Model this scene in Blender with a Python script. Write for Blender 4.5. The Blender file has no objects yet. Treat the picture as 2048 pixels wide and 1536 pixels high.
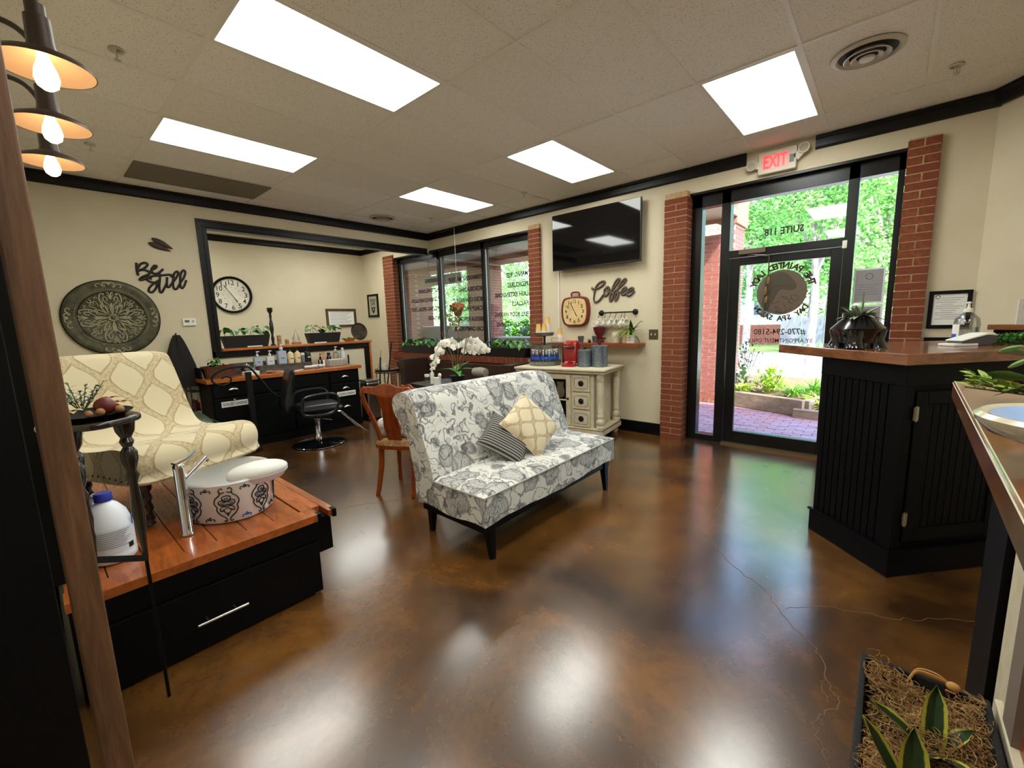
import bpy, bmesh, math, random
from mathutils import Vector, Matrix
random.seed(7)
PI = math.pi
scene = bpy.context.scene
COL = scene.collection
def S(r, g, b):
    def c(v):
        v /= 255.0
        return v/12.92 if v <= .04045 else ((v+.055)/1.055)**2.4
    return (c(r), c(g), c(b))

# ------------------------------------------------------------------ camera
cam_d = bpy.data.cameras.new('camera'); cam = bpy.data.objects.new('camera', cam_d); COL.objects.link(cam)
yaw, pitch, roll = math.radians(-41.402), math.radians(-8.398), math.radians(-1.727)
fw = Vector((math.sin(yaw)*math.cos(pitch), math.cos(yaw)*math.cos(pitch), math.sin(pitch)))
rt = Vector((math.cos(yaw), -math.sin(yaw), 0)); up = rt.cross(fw)
rr = rt*math.cos(roll)+up*math.sin(roll); uu = up*math.cos(roll)-rt*math.sin(roll)
cam.matrix_world = Matrix(((rr.x, uu.x, -fw.x, 4.7883), (rr.y, uu.y, -fw.y, -3.3150), (rr.z, uu.z, -fw.z, 1.4538), (0, 0, 0, 1)))
cam_d.sensor_width = 36; cam_d.lens = 849.96/2048*36; cam_d.clip_start = .02; cam_d.clip_end = 300
scene.camera = cam

# ------------------------------------------------------------------ sky, sun, exposure
w = bpy.data.worlds.new('sky'); scene.world = w; w.use_nodes = True
nt = w.node_tree; nt.nodes.clear()
o_ = nt.nodes.new('ShaderNodeOutputWorld'); b_ = nt.nodes.new('ShaderNodeBackground'); s_ = nt.nodes.new('ShaderNodeTexSky')
s_.sky_type = 'NISHITA'; s_.sun_disc = False; s_.sun_elevation = math.radians(49); s_.sun_rotation = math.radians(130); s_.dust_density = 1.5
b_.inputs['Strength'].default_value = 1.0
nt.links.new(s_.outputs[0], b_.inputs['Color']); nt.links.new(b_.outputs[0], o_.inputs['Surface'])
sd = bpy.data.lights.new('sun', 'SUN'); sd.energy = 6.5; sd.angle = math.radians(1.0); sd.color = (1, .95, .86)
sun = bpy.data.objects.new('sun', sd); COL.objects.link(sun); sun.location = (10, -8, 15)
sun.rotation_euler = Vector((-.50, .42, -.76)).to_track_quat('-Z', 'Y').to_euler()
vs = scene.view_settings
vs.view_transform = 'Standard'; vs.look = 'None'; vs.exposure = 1.15; vs.gamma = 1; vs.use_curve_mapping = False
PANEL = 6.6          # radiance of the fluorescent ceiling panels

# ------------------------------------------------------------------ material helpers
class NT:
    def __init__(s, name):
        s.m = bpy.data.materials.new(name); s.m.use_nodes = True; s.t = s.m.node_tree; s.t.nodes.clear()
        s.out = s.n('OutputMaterial')
    def n(s, typ, **kw):
        nd = s.t.nodes.new('ShaderNode'+typ)
        for k, v in kw.items(): setattr(nd, k, v)
        return nd
    def L(s, a, b):
        if isinstance(a, bpy.types.NodeSocket): s.t.links.new(a, b)
        else:
            if b.type == 'RGBA' and len(a) == 3: a = (*a, 1)
            b.default_value = a
    def math(s, op, a, b=0.0, c=None):
        nd = s.n('Math', operation=op); s.L(a, nd.inputs[0]); s.L(b, nd.inputs[1])
        if c is not None: s.L(c, nd.inputs[2])
        return nd.outputs[0]
    def mix(s, f, a, b):
        nd = s.n('Mix', data_type='RGBA'); s.L(f, nd.inputs[0]); s.L(a, nd.inputs[6]); s.L(b, nd.inputs[7]); return nd.outputs[2]
    def ramp(s, f, lo, hi):
        nd = s.n('MapRange'); s.L(f, nd.inputs[0]); nd.inputs[1].default_value = lo; nd.inputs[2].default_value = hi; return nd.outputs[0]
    def co(s, kind='Object', sc=(1, 1, 1)):
        t = s.n('TexCoord'); mp = s.n('Mapping'); s.L(t.outputs[kind], mp.inputs[0]); mp.inputs['Scale'].default_value = sc; return mp.outputs[0]
    def noise(s, vec, scale, detail=4, rough=.6, dist=0):
        nd = s.n('TexNoise'); s.L(vec, nd.inputs['Vector']); nd.inputs['Scale'].default_value = scale; nd.inputs['Detail'].default_value = detail
        nd.inputs['Roughness'].default_value = rough; nd.inputs['Distortion'].default_value = dist; return nd.outputs[0]
    def vor(s, vec, scale, feature='F1'):
        nd = s.n('TexVoronoi', feature=feature); s.L(vec, nd.inputs['Vector']); nd.inputs['Scale'].default_value = scale; return nd.outputs['Distance'], nd
    def bsdf(s, col, rough=.5, metal=0, spec=.5, bump=None, bstr=.2, coat=0, emit=None, es=0, sheen=0):
        p = s.n('BsdfPrincipled'); s.L(col, p.inputs['Base Color']); s.L(rough, p.inputs['Roughness']); p.inputs['Metallic'].default_value = metal
        p.inputs['Specular IOR Level'].default_value = spec; p.inputs['Coat Weight'].default_value = coat; p.inputs['Coat Roughness'].default_value = .08
        p.inputs['Sheen Weight'].default_value = sheen
        if emit: p.inputs['Emission Color'].default_value = (*emit, 1); p.inputs['Emission Strength'].default_value = es
        if bump is not None:
            b = s.n('Bump'); b.inputs['Strength'].default_value = bstr; b.inputs['Distance'].default_value = .02; s.L(bump, b.inputs['Height']); s.L(b.outputs[0], p.inputs['Normal'])
        s.t.links.new(p.outputs[0], s.out.inputs[0]); return p
MATS = {}
def mat(name, col, rough=.5, metal=0, spec=.5, col2=None, nscale=8, bump=0, rand=None, coat=0, emit=None, es=0, sheen=0):
    if name in MATS: return MATS[name]
    t = NT(name); c = col; v = t.co(); nz = None
    if col2 is not None or bump: nz = t.noise(v, nscale)
    if col2 is not None: c = t.mix(t.ramp(nz, .35, .65), col, col2)
    if rand is not None:
        oi = t.n('ObjectInfo'); c = t.mix(oi.outputs['Random'], c, rand)
    t.bsdf(c, rough, metal, spec, nz if bump else None, bump, coat, emit, es, sheen)
    MATS[name] = t.m; return t.m
def wood(name, c1, c2, sc=(1.5, 14, 14), rough=.35, coat=0, bump=.05):
    t = NT(name); v = t.co('Object', sc); n1 = t.noise(v, 2.2, 6, .65, .8); n2 = t.noise(v, 9, 4, .7)
    f = t.ramp(t.math('ADD', t.math('MULTIPLY', n1, .75), t.math('MULTIPLY', n2, .25)), .36, .64)
    oi = t.n('ObjectInfo'); f = t.math('ADD', f, t.math('MULTIPLY', t.math('SUBTRACT', oi.outputs['Random'], .5), .35))
    t.bsdf(t.mix(f, c1, c2), rough, 0, .5, n2, bump, coat); MATS[name] = t.m; return t.m
def glassy(name, tint=(1, 1, 1), refl=.1, rough=.0):
    t = NT(name); tr = t.n('BsdfTransparent'); tr.inputs[0].default_value = (*tint, 1); gl = t.n('BsdfGlossy'); gl.inputs['Roughness'].default_value = rough
    fr = t.n('Fresnel'); fr.inputs[0].default_value = 1.45; mx = t.n('MixShader')
    t.L(t.math('ADD', t.math('MULTIPLY', fr.outputs[0], .6), refl), mx.inputs[0]); t.L(tr.outputs[0], mx.inputs[1]); t.L(gl.outputs[0], mx.inputs[2]); t.L(mx.outputs[0], t.out.inputs[0])
    MATS[name] = t.m; return t.m

# ------------------------------------------------------------------ mesh builder
class MB:
    def __init__(s): s.v = []; s.f = []; s.uv = {}
    def add(s, vs, fs, uvs=None):
        n = len(s.v); s.v += [tuple(p) for p in vs]
        for k, fc in enumerate(fs):
            if uvs is not None: s.uv[len(s.f)] = [uvs[i] for i in fc]
            s.f.append(tuple(i+n for i in fc))
        return s
    def box(s, x0, y0, z0, x1, y1, z1):
        return s.add([(x0, y0, z0), (x1, y0, z0), (x1, y1, z0), (x0, y1, z0), (x0, y0, z1), (x1, y0, z1), (x1, y1, z1), (x0, y1, z1)],
                     [(0, 3, 2, 1), (4, 5, 6, 7), (0, 1, 5, 4), (1, 2, 6, 5), (2, 3, 7, 6), (3, 0, 4, 7)])
    def cbox(s, c, d): return s.box(c[0]-d[0]/2, c[1]-d[1]/2, c[2]-d[2]/2, c[0]+d[0]/2, c[1]+d[1]/2, c[2]+d[2]/2)
    def bar(s, a, b, wd, ht, upv=(0, 0, 1)):
        a = Vector(a); b = Vector(b); d = (b-a).normalized(); u = Vector(upv); sx = d.cross(u)
        if sx.length < 1e-4: sx = d.cross(Vector((1, 0, 0)))
        sx.normalize(); u = sx.cross(d)
        vs = [p+sx*i*wd/2+u*j*ht/2 for p in (a, b) for i, j in ((-1, -1), (1, -1), (1, 1), (-1, 1))]
        return s.add(vs, [(0, 1, 2, 3), (7, 6, 5, 4), (0, 4, 5, 1), (1, 5, 6, 2), (2, 6, 7, 3), (3, 7, 4, 0)])
    def prism(s, poly, z0, z1, fn=None):
        n = len(poly); fn = fn or (lambda a, b, c: (a, b, c))
        vs = [fn(x, y, z0) for x, y in poly]+[fn(x, y, z1) for x, y in poly]
        return s.add(vs, [tuple(range(n-1, -1, -1)), tuple(range(n, 2*n))]+[(i, (i+1) % n, n+(i+1) % n, n+i) for i in range(n)])
    def lathe(s, prof, n=24, c=(0, 0, 0), sx=1, sy=1, fn=None, twist=None, cap=True):
        vs = []
        for j, (r, z) in enumerate(prof):
            for i in range(n):
                a = 2*PI*i/n; rr_ = r*(twist(a, z) if twist else 1)
                vs.append((c[0]+rr_*math.cos(a)*sx, c[1]+rr_*math.sin(a)*sy, c[2]+z))
        fs = []
        for j in range(len(prof)-1):
            for i in range(n): fs.append((j*n+i, j*n+(i+1) % n, (j+1)*n+(i+1) % n, (j+1)*n+i))
        if cap and prof[0][0] > 1e-6 and prof[-1][0] > 1e-6: fs += [tuple(range(n-1, -1, -1)), tuple((len(prof)-1)*n+i for i in range(n))]
        if fn: vs = [fn(*p) for p in vs]
        return s.add(vs, fs)
    def cyl(s, c, r, h, n=20, r2=None): return s.lathe([(r, 0), (r if r2 is None else r2, h)], n, c)
    def rod(s, a, b, r, n=8): return s.tube([a, b], r, n)
    def tube(s, pts, r, n=6, closed=False, flat=None, cap=True):
        P = [Vector(p) for p in pts]; m = len(P); R = r if isinstance(r, (list, tuple)) else [r]*m
        def tan(i):
            a = P[(i-1) % m] if (closed or i > 0) else P[i]; b = P[(i+1) % m] if (closed or i < m-1) else P[i]
            d = b-a; return d.normalized() if d.length > 1e-9 else Vector((0, 0, 1))
        t0 = tan(0); ref = Vector((0, 0, 1)) if abs(t0.z) < .9 else Vector((1, 0, 0)); nrm = t0.cross(ref).normalized(); vs = []; prev = t0
        fl = Vector(flat[0]) if flat else None
        for i in range(m):
            t = tan(i); ax = prev.cross(t)
            if ax.length > 1e-6: nrm = Matrix.Rotation(prev.angle(t), 3, ax.normalized()) @ nrm
            nrm = (nrm-t*nrm.dot(t)).normalized(); bn = t.cross(nrm); prev = t
            for k in range(n):
                a = 2*PI*(k+.5)/n; d = (nrm*math.cos(a)+bn*math.sin(a))*R[i]
                if fl is not None: d = d-fl*d.dot(fl)*(1-flat[1])
                vs.append(P[i]+d)
        fs = []
        for i in range(m if closed else m-1):
            for k in range(n): fs.append((i*n+k, i*n+(k+1) % n, ((i+1) % m)*n+(k+1) % n, ((i+1) % m)*n+k))
        if not closed and cap: fs += [tuple(range(n-1, -1, -1)), tuple((m-1)*n+k for k in range(n))]
        return s.add(vs, fs)
    def sphere(s, c, r, nu=14, nv=9):
        if not isinstance(r, (tuple, list)): r = (r, r, r)
        pr = [(math.sin(PI*j/nv), -math.cos(PI*j/nv)) for j in range(nv+1)]; pr[0] = (0, -1); pr[-1] = (0, 1)
        n0 = len(s.v); s.lathe(pr, nu)
        for i in range(n0, len(s.v)):
            x, y, z = s.v[i]; s.v[i] = (c[0]+x*r[0], c[1]+y*r[1], c[2]+z*r[2])
        return s
    def grid(s, fn, nu, nv, cu=False, cv=False, uv=None):
        U = nu if cu else nu+1; V = nv if cv else nv+1
        vs = []; uvs = []
        for j in range(nv+1):
            for i in range(nu+1): vs.append(fn(i/nu, j/nv)); uvs.append(uv(i/nu, j/nv) if uv else (i/nu, j/nv))
        w_ = nu+1
        return s.add(vs, [(j*w_+i, j*w_+i+1, (j+1)*w_+i+1, (j+1)*w_+i) for j in range(nv) for i in range(nu)], uvs)
    def xf(s, M, start=0):
        for i in range(start, len(s.v)): s.v[i] = tuple(M @ Vector(s.v[i]))
        return s
    def mesh(s, name, m, smooth=False, ang=40):
        me = bpy.data.meshes.new(name); me.from_pydata(s.v, [], s.f)
        if s.uv:
            ul = me.uv_layers.new(name='UVMap')
            for p in me.polygons:
                if p.index in s.uv:
                    for k, li in enumerate(p.loop_indices): ul.data[li].uv = s.uv[p.index][k]
        if m is not None: me.materials.append(m)
        if smooth:
            for p in me.polygons: p.use_smooth = True
            me.set_sharp_from_angle(angle=math.radians(ang))
        me.update(); return me
    def build(s, name, m, parent=None, smooth=False, bevel=0, ang=40, label=None, kind=None, seg=2):
        o = bpy.data.objects.new(name, s.mesh(name, m, smooth, ang)); COL.objects.link(o); o.parent = parent
        if bevel:
            b = o.modifiers.new('bevel', 'BEVEL'); b.width = bevel; b.segments = seg; b.limit_method = 'ANGLE'; b.angle_limit = math.radians(35)
        if label: o['label'] = label
        if kind: o['kind'] = kind
        return o
def link(name, me, parent, loc=(0, 0, 0), rot=(0, 0, 0), sc=1):
    o = bpy.data.objects.new(name, me); COL.objects.link(o); o.parent = parent; o.location = loc; o.rotation_euler = rot
    o.scale = (sc, sc, sc) if not isinstance(sc, (tuple, list)) else sc
    return o
def tag(o, label, cat, group=None):
    o['label'] = label; o['category'] = cat
    if group: o['group'] = group
    return o
def thing(name, label, cat, loc=(0, 0, 0), rz=0, group=None):
    o = bpy.data.objects.new(name, None); COL.objects.link(o); o.location = loc; o.rotation_euler = (0, 0, rz); o.empty_display_size = .1
    return tag(o, label, cat, group)
def dup(root, loc, rz=0, label=None):
    r = root.copy(); COL.objects.link(r); r.location = loc; r.rotation_euler = (0, 0, rz)
    if label: r['label'] = label
    for ch in list(root.children):
        c = ch.copy(); COL.objects.link(c); c.parent = r
        for g in ch.children:
            d = g.copy(); COL.objects.link(d); d.parent = c
    return r
def struct(name, mb, m, label=None, parent=None, **kw):
    o = mb.build(name, m, parent, **kw); o['kind'] = 'structure'
    if label: o['label'] = label
    return o
def sempty(name, label):
    o = bpy.data.objects.new(name, None); COL.objects.link(o); o['kind'] = 'structure'; o['label'] = label; return o
def cr(P, n=6, closed=False):
    m = len(P); out = []; P = [Vector(p) for p in P]
    for i in range(m if closed else m-1):
        g = (lambda k: P[k % m]) if closed else (lambda k: P[max(0, min(m-1, k))])
        a, b, c, d = g(i-1), g(i), g(i+1), g(i+2)
        for k in range(n):
            t = k/n; out.append(.5*((2*b)+(c-a)*t+(2*a-5*b+4*c-d)*t*t+(3*b-a-3*c+d)*t**3))
    if not closed: out.append(P[-1])
    return out
def text_mb(s, h, width=None, bold=0, ext=0.0, center=True):
    cu = bpy.data.curves.new('t', 'FONT'); cu.body = s; cu.size = 1; cu.offset = bold; cu.extrude = 0; cu.resolution_u = 2
    if center: cu.align_x = 'CENTER'
    o = bpy.data.objects.new('t', cu); COL.objects.link(o); bpy.context.view_layer.update()
    me = bpy.data.meshes.new_from_object(o.evaluated_get(bpy.context.evaluated_depsgraph_get()))
    vs = [v.co.copy() for v in me.vertices]; fs = [tuple(p.vertices) for p in me.polygons]
    bpy.data.objects.remove(o); bpy.data.curves.remove(cu); bpy.data.meshes.remove(me)
    if not vs: return MB()
    w_ = max(v.x for v in vs)-min(v.x for v in vs); hh = .72; k = h/hh; kx = k if width is None else width/max(w_, 1e-6)
    mb = MB(); mb.add([(v.x*kx, v.y*k, 0) for v in vs], fs); return mb
def put_text(name, s, h, m, parent, org, xd, ud, width=None, bold=.01, center=True):
    mb = text_mb(s, h, width, bold, center=center); O = Vector(org); X_ = Vector(xd); U_ = Vector(ud)
    mb.v = [tuple(O+X_*v[0]+U_*v[1]) for v in mb.v]; return mb.build(name, m, parent)
def arc_text(s, m, parent, name, c, rad, h, a0, a1, mirror=-1, top=True, y=0.0):
    mb = MB(); n = len(s)
    for i, ch in enumerate(s):
        if ch == ' ': continue
        a = a0+(a1-a0)*(i+.5)/n; t = text_mb(ch, h, None, .045)
        vs = []
        for v in t.v:
            if top: px = (rad+v[1])*math.sin(a)+v[0]*math.cos(a); pz = (rad+v[1])*math.cos(a)-v[0]*math.sin(a)
            else: px = (rad-v[1]+h)*math.sin(a)+v[0]*math.cos(a); pz = -(rad-v[1]+h)*math.cos(a)+v[0]*math.sin(a)
            vs.append((c[0]+mirror*px, y, c[1]+pz))
        mb.add(vs, t.f)
    return mb.build(name, m, parent)
def leaf_mb(L=.1, W=.05, curl=.25, fold=.15, tip=1.0, n=6):
    mb = MB(); vs = []; fs = []
    for i in range(n+1):
        t = i/n; wv = W/2*math.sin(PI*min(1, t**.75*tip))*(1 if t < 1 else 0)+.001; x = L*t; z = curl*L*math.sin(t*PI*.5)*(.6-t)*1.6
        vs += [(x, -wv, z+fold*wv), (x, 0, z), (x, wv, z+fold*wv)]
    for i in range(n):
        for k in range(2): fs.append((i*3+k, (i+1)*3+k, (i+1)*3+k+1, i*3+k+1))
    return mb.add(vs, fs)
# ------------------------------------------------------------------ materials
M_wall = mat('cream_wall_paint', S(212, 200, 172), .75, col2=S(208, 195, 166), nscale=3)
M_white = mat('white_paint', S(232, 230, 220), .5)
M_black = mat('black_satin_paint', S(12, 11, 10), .4, spec=.4)
M_blackwood = mat('black_painted_wood', S(4, 4, 5), .5, spec=.16)
M_navyblack = mat('blue_black_cabinet_paint', S(3, 4, 7), .5, spec=.14)
M_crown = mat('dark_espresso_trim', S(12, 9, 8), .35, spec=.28)
M_frame = mat('dark_bronze_aluminium', S(14, 12, 12), .3, spec=.35)
M_tile = None
t = NT('ceiling_tile_fissured'); v = t.co('Object'); d1, _ = t.vor(v, 95); nz = t.noise(v, 60, 3)
f = t.math('MULTIPLY', t.ramp(d1, .30, .14), t.ramp(nz, .44, .54)); oi = t.n('ObjectInfo')
t.bsdf(t.mix(f, t.mix(oi.outputs['Random'], S(246, 242, 234), S(240, 234, 224)), S(156, 148, 134)), .9, 0, .2, f, -.15); M_tile = t.m
M_tee = mat('ceiling_tee_bar', S(238, 234, 224), .5)
M_grille = mat('grey_perforated_metal', S(128, 118, 100), .7, col2=S(112, 103, 88), nscale=160)
M_panel = mat('fluorescent_diffuser', S(240, 250, 244), .5, emit=(.97, 1.0, .94), es=PANEL)
M_brick = mat('interior_brick', S(138, 72, 38), .85, col2=S(104, 50, 28), nscale=30, bump=.4, rand=S(118, 54, 30))
M_mortar = mat('mortar', S(196, 164, 122), .95, col2=S(178, 146, 106), nscale=40, bump=.5)
M_brick2 = mat('exterior_brick', S(150, 82, 70), .85, col2=S(120, 62, 58), nscale=30, bump=.4, rand=S(132, 70, 62))
M_mortar2 = mat('exterior_mortar', S(168, 150, 138), .95)
M_glass = glassy('window_glass', (.93, .97, .96), .02)
M_clear = glassy('clear_plastic', (.90, .93, .94), .06, .05)
M_chrome = mat('chrome', S(222, 222, 226), .07, 1)
M_nickel = mat('brushed_nickel', S(205, 200, 190), .28, 1)
M_iron = mat('wrought_iron', S(16, 13, 12), .45, .3)
M_bronzeblk = mat('dark_bronze', S(30, 22, 18), .4, .6)
M_vinyl = mat('black_vinyl', S(18, 18, 20), .32, spec=.6)
M_letter = mat('black_vinyl_lettering', S(18, 14, 12), .6)
M_maroon = mat('maroon_vinyl_lettering', S(52, 22, 20), .6)
M_orangewood = wood('honey_butcher_block', S(150, 76, 22), S(200, 118, 48), (14, 1.6, 14), .3, .3)
M_plank = wood('cherry_stained_plank', S(132, 66, 22), S(180, 96, 40), (1.6, 9, 9), .22, .5)
M_walnut = wood('walnut_counter', S(92, 52, 28), S(140, 86, 50), (2.2, 2.2, 10), .22, .5)
M_post = wood('weathered_post_wood', S(76, 48, 28), S(126, 88, 58), (16, 16, 1.2), .5)
M_chairwood = wood('reddish_chair_wood', S(112, 44, 14), S(158, 74, 26), (10, 10, 2), .25, .4)
M_shelf = wood('cherry_shelf', S(110, 48, 18), S(150, 76, 34), (2, 14, 14), .35)
M_darkwood = wood('ebony_turned_wood', S(22, 15, 12), S(40, 27, 20), (10, 10, 2), .25, .4)
M_brownwood = wood('dark_brown_bench_wood', S(38, 24, 18), S(60, 40, 30), (2, 10, 10), .4)
M_cream = mat('distressed_cream_paint', S(212, 202, 176), .55, col2=S(200, 186, 154), nscale=14)
M_creamedge = mat('worn_brown_edge', S(120, 96, 66), .7)
M_ceramic = mat('white_ceramic', S(240, 240, 238), .15, coat=.5)
M_cushionwhite = mat('white_vinyl_cushion', S(232, 230, 222), .35)
M_print = mat('black_damask_print', S(18, 18, 22), .4)
M_blueprint = mat('blue_print', S(44, 70, 160), .4)
M_paper = mat('white_paper', S(235, 233, 228), .8)
M_ink = mat('grey_ink', S(110, 108, 108), .8)
M_galv = mat('galvanised_steel', S(150, 162, 172), .35, .8, col2=S(116, 130, 142), nscale=45)
M_red = mat('red_gloss_plastic', S(150, 8, 18), .2, coat=.6)
M_redrust = mat('brick_red_metal', S(112, 34, 24), .4, .2)
M_parch = mat('aged_clock_face', S(222, 196, 142), .7, col2=S(206, 172, 112), nscale=9)
M_dialwhite = mat('white_clock_face', S(222, 216, 200), .7, col2=S(206, 198, 180), nscale=6)
M_terra = mat('terracotta', S(176, 98, 52), .8, col2=S(150, 78, 40), nscale=12)
M_pot = mat('black_plastic_trough', S(22, 18, 18), .5)
M_soil = mat('dark_soil', S(46, 32, 24), .95, col2=S(30, 20, 14), nscale=60, bump=.5)
M_leaf = mat('pothos_leaf', S(50, 114, 40), .4, col2=S(84, 152, 60), nscale=14, rand=S(40, 98, 34))
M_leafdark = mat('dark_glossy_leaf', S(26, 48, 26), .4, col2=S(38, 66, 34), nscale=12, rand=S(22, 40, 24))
M_leafbright = mat('bright_leaf', S(88, 146, 40), .45, col2=S(126, 176, 56), nscale=10, rand=S(70, 130, 36))
M_leafgrey = mat('grey_green_leaf', S(112, 142, 100), .55, col2=S(136, 162, 120), nscale=16, rand=S(96, 128, 92))
M_leafblue = mat('blue_grey_sprig', S(74, 96, 104), .6, rand=S(96, 118, 120))
M_lime = mat('yellow_green_leaf', S(146, 166, 62), .5, col2=S(110, 140, 48), nscale=20)
M_stem = mat('brown_stem', S(104, 82, 50), .8)
M_greenstem = mat('green_stem', S(86, 112, 52), .6)
M_petal = mat('white_orchid_petal', S(240, 238, 230), .5, sheen=.2)
M_yellow = mat('yellow_orchid_throat', S(214, 176, 60), .6)
M_amber = glassy('amber_glass', (.55, .2, .06), .06, .02)
M_kraft = mat('kraft_paper_cup', S(214, 172, 96), .7)
M_grey = mat('mid_grey', S(120, 120, 122), .6)
M_screen = mat('tv_screen', S(8, 8, 10), .05, spec=.5)
M_blue = mat('blue_label', S(34, 84, 190), .5)
M_bulb = mat('glowing_bulb', S(255, 200, 120), .3, emit=(1, .62, .28), es=6)
M_shade = mat('dark_bronze_shade', S(62, 48, 40), .5, .4)
M_shadein = mat('white_shade_lining', S(190, 170, 150), .5)
M_felt = mat('black_felt', S(22, 22, 23), .95, col2=S(40, 40, 42), nscale=120)
M_moss = mat('dried_moss', S(150, 116, 66), .95, rand=S(130, 96, 52))
M_rope = mat('tan_rope', S(190, 140, 76), .9)

# floor: acid-stained concrete
t = NT('acid_stained_concrete'); v = t.co('Object'); n1 = t.noise(v, .9, 8, .62, .7); n2 = t.noise(v, 3.6, 8, .7, .4); n3 = t.noise(v, 26, 4, .7)
c = t.mix(t.ramp(n1, .38, .62), S(48, 28, 11), S(118, 76, 30)); c = t.mix(t.math('MULTIPLY', t.ramp(n2, .40, .78), .8), c, S(40, 23, 11)); c = t.mix(t.math('MULTIPLY', t.ramp(n3, .55, .85), .2), c, S(140, 98, 52))
r = t.math('ADD', t.math('MULTIPLY', n2, .16), .17)
t.bsdf(c, r, 0, .55, t.math('ADD', t.math('MULTIPLY', n2, .6), t.math('MULTIPLY', n3, .12)), .022, coat=1.0).inputs['Coat Roughness'].default_value = .2; M_floor = t.m

# grey jacobean floral on white (UV in metres)
t = NT('grey_floral_linen'); tc = t.n('TexCoord'); uv = tc.outputs['UV']
nd = t.n('TexNoise'); t.L(uv, nd.inputs['Vector']); nd.inputs['Scale'].default_value = 5; nd.inputs['Detail'].default_value = 2
va = t.n('VectorMath', operation='MULTIPLY_ADD'); t.L(nd.outputs['Color'], va.inputs[0]); va.inputs[1].default_value = (.16, .16, 0); t.L(uv, va.inputs[2]); wv = va.outputs[0]
d, vn = t.vor(wv, 5.6); dd, _ = t.vor(wv, 18); d3, _ = t.vor(uv, 24); d4, _ = t.vor(va.outputs[0], 11)
blob = t.ramp(d, .53, .42); ring = t.math('MULTIPLY', t.ramp(d, .42, .45), t.ramp(d, .53, .49)); inner = t.ramp(d, .20, .14); ring2 = t.math('MULTIPLY', t.ramp(d, .24, .27), t.ramp(d, .33, .30))
wvn = t.n('TexWave'); t.L(wv, wvn.inputs['Vector']); wvn.inputs['Scale'].default_value = 16; wvn.inputs['Distortion'].default_value = 9; wvn.inputs['Detail'].default_value = 3
vine = t.noise(uv, 6.5, 2, .5); vl = t.ramp(t.math('ABSOLUTE', t.math('SUBTRACT', vine, .5)), .018, .008)
vine2 = t.noise(uv, 10.5, 2, .5, 1); vl2 = t.math('MULTIPLY', t.ramp(t.math('ABSOLUTE', t.math('SUBTRACT', vine2, .47)), .016, .007), t.ramp(t.noise(uv, 4, 1), .44, .5))
msk = t.ramp(t.noise(uv, 5, 1), .44, .5); lf2 = t.math('MULTIPLY', t.ramp(d4, .42, .36), msk); lr2 = t.math('MULTIPLY', t.math('MULTIPLY', t.ramp(d4, .33, .36), t.ramp(d4, .43, .40)), msk)
c = t.mix(t.math('MULTIPLY', lf2, .45), S(216, 213, 204), S(160, 159, 156))
c = t.mix(t.math('MULTIPLY', blob, t.math('MULTIPLY_ADD', wvn.outputs['Fac'], .45, .35)), c, S(126, 125, 124))
c = t.mix(t.math('MULTIPLY', ring, .6), c, S(92, 91, 94)); c = t.mix(t.math('MULTIPLY', ring2, .35), c, S(210, 208, 200)); c = t.mix(t.math('MULTIPLY', lr2, .4), c, S(110, 109, 112)); c = t.mix(t.math('MULTIPLY', t.math('MULTIPLY', inner, t.ramp(dd, .34, .22)), .85), c, S(56, 55, 60))
c = t.mix(t.math('MULTIPLY', vl, .75), c, S(74, 73, 79)); c = t.mix(t.math('MULTIPLY', vl2, .7), c, S(86, 85, 92))
dots = t.math('MULTIPLY', t.ramp(d3, .18, .11), t.ramp(t.noise(uv, 7, 1), .54, .58)); c = t.mix(t.math('MULTIPLY', dots, .8), c, S(50, 48, 54))
t.bsdf(c, .85, 0, .2, t.noise(uv, 14, 3), .1, sheen=.2); M_floral = t.m

# cream upholstery with a tan ogee trellis (UV in metres)
def ogee(name, base, band, W=.2, H=.3, bw=.10):
    t = NT(name); tc = t.n('TexCoord'); sp = t.n('SeparateXYZ'); t.L(tc.outputs['UV'], sp.inputs[0])
    nz = t.noise(tc.outputs['UV'], 55, 3, .7); nb = t.noise(tc.outputs['UV'], 16, 2, .6)
    u = t.math('DIVIDE', sp.outputs[0], W); vv = t.math('DIVIDE', sp.outputs[1], H)
    cs = t.math('MULTIPLY', t.math('COSINE', t.math('MULTIPLY', vv, 2*PI)), .22)
    def line(off, sgn):
        q = t.math('SUBTRACT', t.math('ADD', u, off), t.math('MULTIPLY', cs, sgn)); fr = t.math('FRACT', q)
        return t.math('MINIMUM', fr, t.math('SUBTRACT', 1.0, fr))
    dl = t.math('MINIMUM', line(0.0, 1.0), line(.5, -1.0))
    dl = t.math('ADD', dl, t.math('MULTIPLY', t.math('SUBTRACT', nb, .5), .10))
    m_ = t.ramp(dl, bw+.02, bw-.01); core = t.math('MULTIPLY', m_, t.ramp(nz, .42, .6)); edge = t.math('MULTIPLY', t.ramp(dl, bw+.03, bw), t.ramp(dl, bw-.035, bw-.005))
    c = t.mix(t.math('MULTIPLY', m_, .35), base, band); c = t.mix(t.math('MULTIPLY', core, .5), c, tuple(x*.62 for x in band)); c = t.mix(t.math('MULTIPLY', edge, .55), c, tuple(x*.5 for x in band))
    t.bsdf(c, .85, 0, .2, t.math('MULTIPLY', m_, t.math('ADD', nz, .3)), .25, sheen=.2); return t.m
M_ogee = ogee('cream_ogee_brocade', S(214, 200, 166), S(190, 164, 116), .23, .33, .105)
M_ogee2 = ogee('cream_ogee_pillow', S(216, 200, 166), S(172, 144, 100), .15, .19, .07)
t = NT('grey_ticking_stripe'); tc = t.n('TexCoord'); sp = t.n('SeparateXYZ'); t.L(tc.outputs['UV'], sp.inputs[0])
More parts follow.
